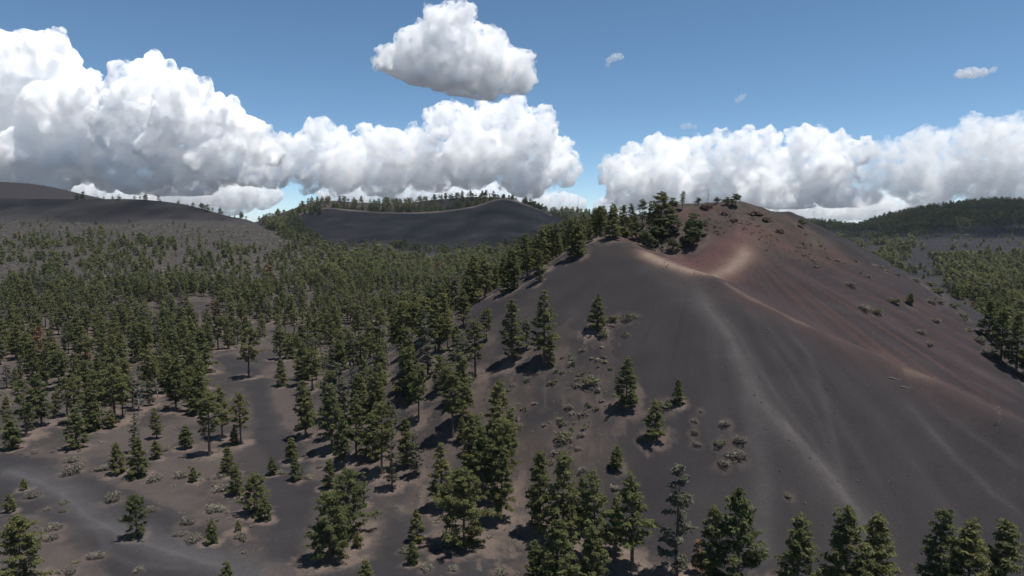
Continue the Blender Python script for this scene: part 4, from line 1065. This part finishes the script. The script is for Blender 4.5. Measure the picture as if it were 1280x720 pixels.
# ------------------------------------------------------------------ clouds: real billows of scattering vapour far beyond the hills
CLOUDS = [  # name label, distance, [(px, py, r px)...], base py (left, right) where the flat bottom lies, density factor
 ('single towering white cumulus floating alone at the top of the sky', 3600,
  [(560, 44, 34), (540, 62, 42), (575, 74, 44), (612, 78, 38), (645, 86, 27), (490, 72, 22), (503, 50, 14), (520, 86, 34), (560, 96, 34), (600, 106, 24), (480, 84, 16), (548, 22, 20), (578, 20, 17), (600, 52, 16)], (84, 128), 1.0),
 ('largest cloud, a heaped white bank filling the left edge of the sky', 7000,
  [(15, 68, 38), (50, 72, 32), (-30, 90, 60), (75, 105, 30), (100, 118, 26), (60, 140, 50), (0, 150, 62), (190, 124, 42), (160, 118, 28), (220, 120, 30), (240, 150, 44), (280, 150, 28), (295, 172, 32), (150, 165, 46), (110, 182, 46),
   (210, 190, 46), (265, 197, 40), (40, 197, 46), (-60, 180, 60), (312, 168, 18), (330, 190, 16), (10, 205, 40), (170, 212, 34), (240, 214, 32), (300, 208, 24)], (244, 243), 2.4),
 ('long row of heaped white clouds above the crater hill', 10500,
  [(402, 162, 17), (378, 180, 22), (355, 190, 20), (420, 185, 26), (460, 180, 22), (490, 186, 26), (515, 174, 20), (556, 145, 22), (580, 158, 26), (610, 150, 24), (640, 146, 24), (670, 165, 27), (695, 190, 24), (705, 215, 20), (640, 190, 40), (590, 200, 38),
   (540, 205, 34), (480, 215, 32), (430, 215, 28), (385, 210, 26), (340, 210, 26), (545, 165, 16), (660, 215, 34)], (254, 254), 1.0),
 ('bank of lumpy white clouds low over the summit of the cone', 12000,
  [(775, 215, 22), (800, 200, 20), (825, 188, 18), (850, 195, 24), (880, 186, 18), (905, 180, 16), (935, 178, 18), (965, 176, 18), (1000, 180, 20), (1030, 176, 20), (1058, 182, 18), (780, 236, 24), (820, 225, 30), (870, 220, 30), (920, 215, 30),
   (970, 215, 32), (1020, 212, 30), (1060, 215, 24), (900, 240, 30), (1000, 240, 30), (840, 242, 28), (950, 242, 30), (1055, 240, 26), (1082, 190, 16), (790, 246, 22)], (262, 258), 1.0),
 ('smooth pale grey cloud shelf at the right edge of the sky', 14000,
  [(1120, 196, 22), (1150, 184, 22), (1185, 178, 24), (1225, 174, 28), (1270, 172, 30), (1320, 170, 34), (1140, 220, 30), (1190, 218, 36), (1250, 215, 40), (1310, 215, 44), (1100, 235, 22), (1090, 212, 12), (1160, 240, 24)], (262, 264), .45),
 ('low flat cloud strip lying on the horizon behind the left hill', 16000,
  [(20, 226, 20), (60, 232, 20), (110, 238, 20), (150, 240, 18), (-30, 226, 22), (240, 240, 20), (280, 238, 22), (320, 244, 16), (200, 244, 18), (270, 252, 20), (180, 254, 20)], (270, 268), .8),
 ('low cloud strip along the horizon between the crater hill and the cone', 17000,
  [(430, 242, 18), (500, 244, 18), (560, 242, 20), (610, 246, 20), (660, 250, 18), (705, 254, 14), (775, 256, 14), (820, 256, 18), (880, 260, 18), (940, 260, 18), (1000, 262, 20), (1050, 264, 18), (1100, 260, 18), (1150, 258, 18)], (274, 274), .8),
 ('small thin lens of cloud in the upper right sky', 4200, [(1208, 92, 7), (1220, 90, 8), (1232, 90, 6), (1198, 94, 4), (1243, 87, 4)], (96, 96), .16),
 ('tiny ragged puff right of the single towering cloud', 4200, [(762, 75, 4), (768, 72, 5), (775, 71, 4), (760, 82, 3)], (86, 86), .10),
 ('faint wisp of cloud above the bank over the cone', 5200, [(922, 126, 3.5), (927, 122, 4), (931, 119, 2.5)], (131, 131), .06),
 ('smallest faint wisp above the left end of the bank over the cone', 5200, [(856, 158, 4), (862, 157, 4), (868, 159, 3)], (164, 164), .07),
]
def cloud_mat(name, dens, r):
    """vapour that thins out and frays: density follows noise in the cloud's own space"""
    m, nt = new_mat(name)
    out = nd(nt, 'ShaderNodeOutputMaterial'); v = nd(nt, 'ShaderNodeVolumePrincipled')
    v.inputs['Anisotropy'].default_value = CLOUD_G; v.inputs['Color'].default_value = (1, 1, 1, 1)
    tc = nd(nt, 'ShaderNodeTexCoord'); n = nd(nt, 'ShaderNodeTexNoise'); n.inputs['Scale'].default_value = 2.0 / r; n.inputs['Detail'].default_value = 5; n.inputs['Roughness'].default_value = .66
    lk(nt, tc.outputs['Object'], n.inputs['Vector'])
    mr = nd(nt, 'ShaderNodeMapRange'); mr.inputs['From Min'].default_value = .44; mr.inputs['From Max'].default_value = .62
    mr.inputs['To Min'].default_value = dens * .01; mr.inputs['To Max'].default_value = dens * 2.2
    lk(nt, n.outputs['Fac'], mr.inputs['Value']); lk(nt, mr.outputs[0], v.inputs['Density'])
    lk(nt, v.outputs[0], out.inputs['Volume'])
    return m
def icosphere():
    import bmesh
    bm = bmesh.new(); bmesh.ops.create_icosphere(bm, subdivisions=3, radius=1)
    bm.verts.ensure_lookup_table()
    V = np.array([v.co[:] for v in bm.verts]); T = np.array([[v.index for v in f.verts] for f in bm.faces]); bm.free()
    return V, T
def build_clouds():
    IV, IT = icosphere()
    dtex = []
    for sc_, nm in ((1, 'billow_large'), (2, 'billow_small'), (3, 'billow_fine')):
        t = bpy.data.textures.new(nm, 'CLOUDS'); t.noise_basis = 'ORIGINAL_PERLIN'; t.noise_depth = 4; dtex.append(t)
    for ci, (lab, D, blobs, (b0, b1), df) in enumerate(CLOUDS):
        wx = 2.3 if 'strip' in lab else 1.0
        rs = np.random.RandomState(400 + ci)
        k = D / F
        rmean = np.mean([b[2] for b in blobs]) * k
        pxs = [b[0] for b in blobs]; c0, c1 = min(pxs), max(pxs)
        cen = np.array([xat((c0 + c1) / 2, (b0 + b1) / 2, D), D, zat((c0 + c1) / 2, (b0 + b1) / 2, D)])
        V = []; T = []; off = 0
        def base_z(x):
            px = 640 + F * x / D; t = np.clip((px - c0) / max(c1 - c0, 1), 0, 1)
            return zat(640, b0 + (b1 - b0) * t, D)
        def add(p, r):
            nonlocal off
            v = IV * r * np.array([wx, 1, 1]) + p
            b = base_z(v[:, 0])
            v[:, 2] = np.where(v[:, 2] < b, b + (v[:, 2] - b) * .14, v[:, 2])
            V.append(v - cen); T.append(IT + off); off += len(IV)
        for (px, py, r) in blobs:
            dy = rs.uniform(-1, 1) * r * k * .9 + rmean * .5
            Y = D + dy
            p = np.array([xat(px, py, D), Y, zat(px, py, D)]); rr = r * k
            add(p, rr)
            n1 = 15
            for _ in range(n1):
                o = rs.normal(size=3); o[2] = o[2] * .7 + .25; o /= np.linalg.norm(o)
                r1 = rr * rs.uniform(.30, .5); p1 = p + o * (rr - r1 * .35)
                add(p1, r1)
                for _ in range(5):
                    o2 = rs.normal(size=3) + o * .8; o2 /= np.linalg.norm(o2)
                    r2 = r1 * rs.uniform(.3, .5); add(p1 + o2 * (r1 - r2 * .3), r2)
        V = np.vstack(V); T = np.vstack(T)
        me = mesh_np('cloud', V, T.ravel(), np.arange(0, T.size, 3), [])
        o = put('cloud', me, tuple(cen))
        rm = o.modifiers.new('remesh', 'REMESH'); rm.mode = 'VOXEL'; rm.voxel_size = max(rmean / 24, .55 * k)
        for t, (size, st) in zip(dtex, ((rmean * .6, rmean * .24), (rmean * .22, rmean * .15), (rmean * .09, rmean * .07))):
            d = o.modifiers.new('disp', 'DISPLACE'); t.noise_scale = size; d.texture = t; d.strength = st; d.mid_level = .5; d.texture_coords = 'GLOBAL'
            dg = bpy.context.evaluated_depsgraph_get()
        dg = bpy.context.evaluated_depsgraph_get()
        m2 = bpy.data.meshes.new_from_object(o.evaluated_get(dg))
        for mm in list(o.modifiers): o.modifiers.remove(mm)
        m2.materials.clear(); m2.materials.append(cloud_mat('cloud_vapour', CLOUD_TAU * df / rmean, rmean))
        o.data = m2; m2.name = 'cloud'
        bpy.data.meshes.remove(me)
        tag(o, lab, 'cloud', 'clouds in the sky')
        print('cloud', ci, len(m2.polygons))
CLOUD_TAU, CLOUD_G = 3.6, 0.0

def build_overhead_clouds():
    """cumulus overhead, above the picture: their shadows lie on the left crest, the crater hill and the right hill"""
    IV, IT = icosphere()
    sd = np.array((math.cos(SUN_EL) * math.sin(SUN_AZ), math.cos(SUN_EL) * math.cos(SUN_AZ), math.sin(SUN_EL)))
    for ci, (lab, alt, spots) in enumerate([
        ('broad cumulus overhead whose shadow darkens the left crest and the crater hill', 1300, [(-640, 900, 130), (-520, 890, 120), (-420, 900, 120), (-330, 900, 90), (-270, 1080, 120), (-150, 1120, 150), (-20, 1130, 140), (70, 1150, 110), (-280, 960, 100), (-170, 950, 130), (-40, 960, 130), (60, 1000, 120), (-100, 1300, 150), (30, 1300, 130)]),
        ('cumulus overhead whose shadow darkens the wooded hill at the right', 1300, [(720, 1340, 130), (860, 1290, 150), (1010, 1300, 160), (1150, 1250, 160), (800, 1180, 90), (930, 1090, 110), (1050, 1080, 110), (640, 1250, 110), (620, 1100, 100), (740, 1040, 110), (1180, 1130, 120), (880, 960, 100)])]):
        rs = np.random.RandomState(60 + ci); V = []; T = []; off = 0
        for (x, y, r) in spots:
            g = np.array([x, y, 60.0]); c = g + sd * (alt / sd[2])
            for k in range(5):
                p = c + rs.normal(size=3) * r * .35; q = r * (1 if k == 0 else rs.uniform(.5, .8))
                v = IV * q * np.array([1, 1, .6]) + p
                V.append(v); T.append(IT + off); off += len(IV)
        V = np.vstack(V); T = np.vstack(T); cen = V.mean(0)
        o = put('cloud', mesh_np('cloud', V - cen, T.ravel(), np.arange(0, T.size, 3), []), tuple(cen))
        rm = o.modifiers.new('remesh', 'REMESH'); rm.mode = 'VOXEL'; rm.voxel_size = 14
        t = bpy.data.textures.new('overhead', 'CLOUDS'); t.noise_scale = 70; t.noise_depth = 4
        d = o.modifiers.new('disp', 'DISPLACE'); d.texture = t; d.strength = 45; d.texture_coords = 'GLOBAL'
        m2 = bpy.data.meshes.new_from_object(o.evaluated_get(bpy.context.evaluated_depsgraph_get()))
        for mm in list(o.modifiers): o.modifiers.remove(mm)
        m2.materials.clear(); m2.materials.append(cloud_mat('cloud_vapour', (.006, .014)[ci], 100)); o.data = m2
        tag(o, lab, 'cloud', 'clouds in the sky')

def build_haze():
    m, nt = new_mat('haze_air'); out = nd(nt, 'ShaderNodeOutputMaterial'); v = nd(nt, 'ShaderNodeVolumePrincipled')
    v.inputs['Color'].default_value = (.86, .92, 1, 1); v.inputs['Density'].default_value = HAZE; v.inputs['Anisotropy'].default_value = 0.0
    lk(nt, v.outputs[0], out.inputs['Volume'])
    x, y0, y1, z0, z1 = 41000, -41000, 41000, HAZE_Z0, HAZE_Z1
    V = np.array([(-x, y0, z0), (x, y0, z0), (x, y1, z0), (-x, y1, z0), (-x, y0, z1), (x, y0, z1), (x, y1, z1), (-x, y1, z1)], float)
    Q = np.array([(3, 2, 1, 0), (4, 5, 6, 7), (0, 1, 5, 4), (1, 2, 6, 5), (2, 3, 7, 6), (3, 0, 4, 7)])
    tag(put('haze', mesh_np('haze', V, *quads(Q), [m])), kind='stuff')
HAZE, HAZE_Z0, HAZE_Z1 = 3.2e-5, -14.0, 165.0
# ------------------------------------------------------------------ light, sky, camera
SUN_EL, SUN_AZ = R(73), R(96)          # azimuth clockwise from the view direction: high, to the right and a little ahead
def build_light():
    w = bpy.data.worlds.new('World'); SC.world = w; w.use_nodes = True
    nt = w.node_tree
    for n in list(nt.nodes): nt.nodes.remove(n)
    out = nd(nt, 'ShaderNodeOutputWorld'); bg = nd(nt, 'ShaderNodeBackground')
    sky = nd(nt, 'ShaderNodeTexSky'); sky.sky_type = 'NISHITA'; sky.sun_disc = False
    sky.sun_elevation = SUN_EL; sky.sun_rotation = SUN_AZ
    sky.altitude = 2500; sky.air_density = .75; sky.dust_density = 0.0; sky.ozone_density = 2.0
    bg.inputs['Strength'].default_value = SKY_STRENGTH
    hs = nd(nt, 'ShaderNodeHueSaturation'); hs.inputs['Saturation'].default_value = 1.06; hs.inputs['Hue'].default_value = .49; lk(nt, sky.outputs[0], hs.inputs['Color']); lk(nt, hs.outputs[0], bg.inputs['Color']); lk(nt, bg.outputs[0], out.inputs['Surface'])
    l = bpy.data.lights.new('sun', 'SUN'); l.energy = SUN_STRENGTH; l.angle = R(.53); l.color = (1, .96, .9)
    o = put('sun', l)
    d = np.array((math.cos(SUN_EL) * math.sin(SUN_AZ), math.cos(SUN_EL) * math.cos(SUN_AZ), math.sin(SUN_EL)))
    from mathutils import Vector
    o.rotation_euler = Vector(-d).to_track_quat('-Z', 'Y').to_euler()
    o.location = (0, 0, 300)
def build_camera():
    c = bpy.data.cameras.new('camera'); o = put('camera', c, (0, 0, CAM_Z))
    o.rotation_euler = (R(90) - PIT, 0, 0)
    c.sensor_width = 36; c.lens = 36 * F / 1280; c.clip_start = .5; c.clip_end = 90000
    SC.camera = o
    SC.view_settings.view_transform = 'Standard'; SC.view_settings.look = 'None'
    SC.view_settings.exposure = EXPOSURE; SC.view_settings.gamma = 1; SC.view_settings.use_curve_mapping = False
    SC.render.engine = 'CYCLES'
    cy = SC.cycles
    cy.use_denoising = True
    cy.max_bounces = 64; cy.diffuse_bounces = 4; cy.glossy_bounces = 1; cy.transmission_bounces = 3; cy.transparent_max_bounces = 64; cy.volume_bounces = VOL_BOUNCES
    cy.use_adaptive_sampling = True; cy.adaptive_threshold = .02
SKY_STRENGTH, SUN_STRENGTH, EXPOSURE, VOL_BOUNCES = .096, 4.2, 0.42, 48
build_regions()
build_protos(); build_shrubs()
plant_hand(); build_rocks(); build_forest(); build_scrub(); build_stones()
build_ground(PLANTED)
build_clouds(); build_overhead_clouds(); build_haze()
build_light(); build_camera()
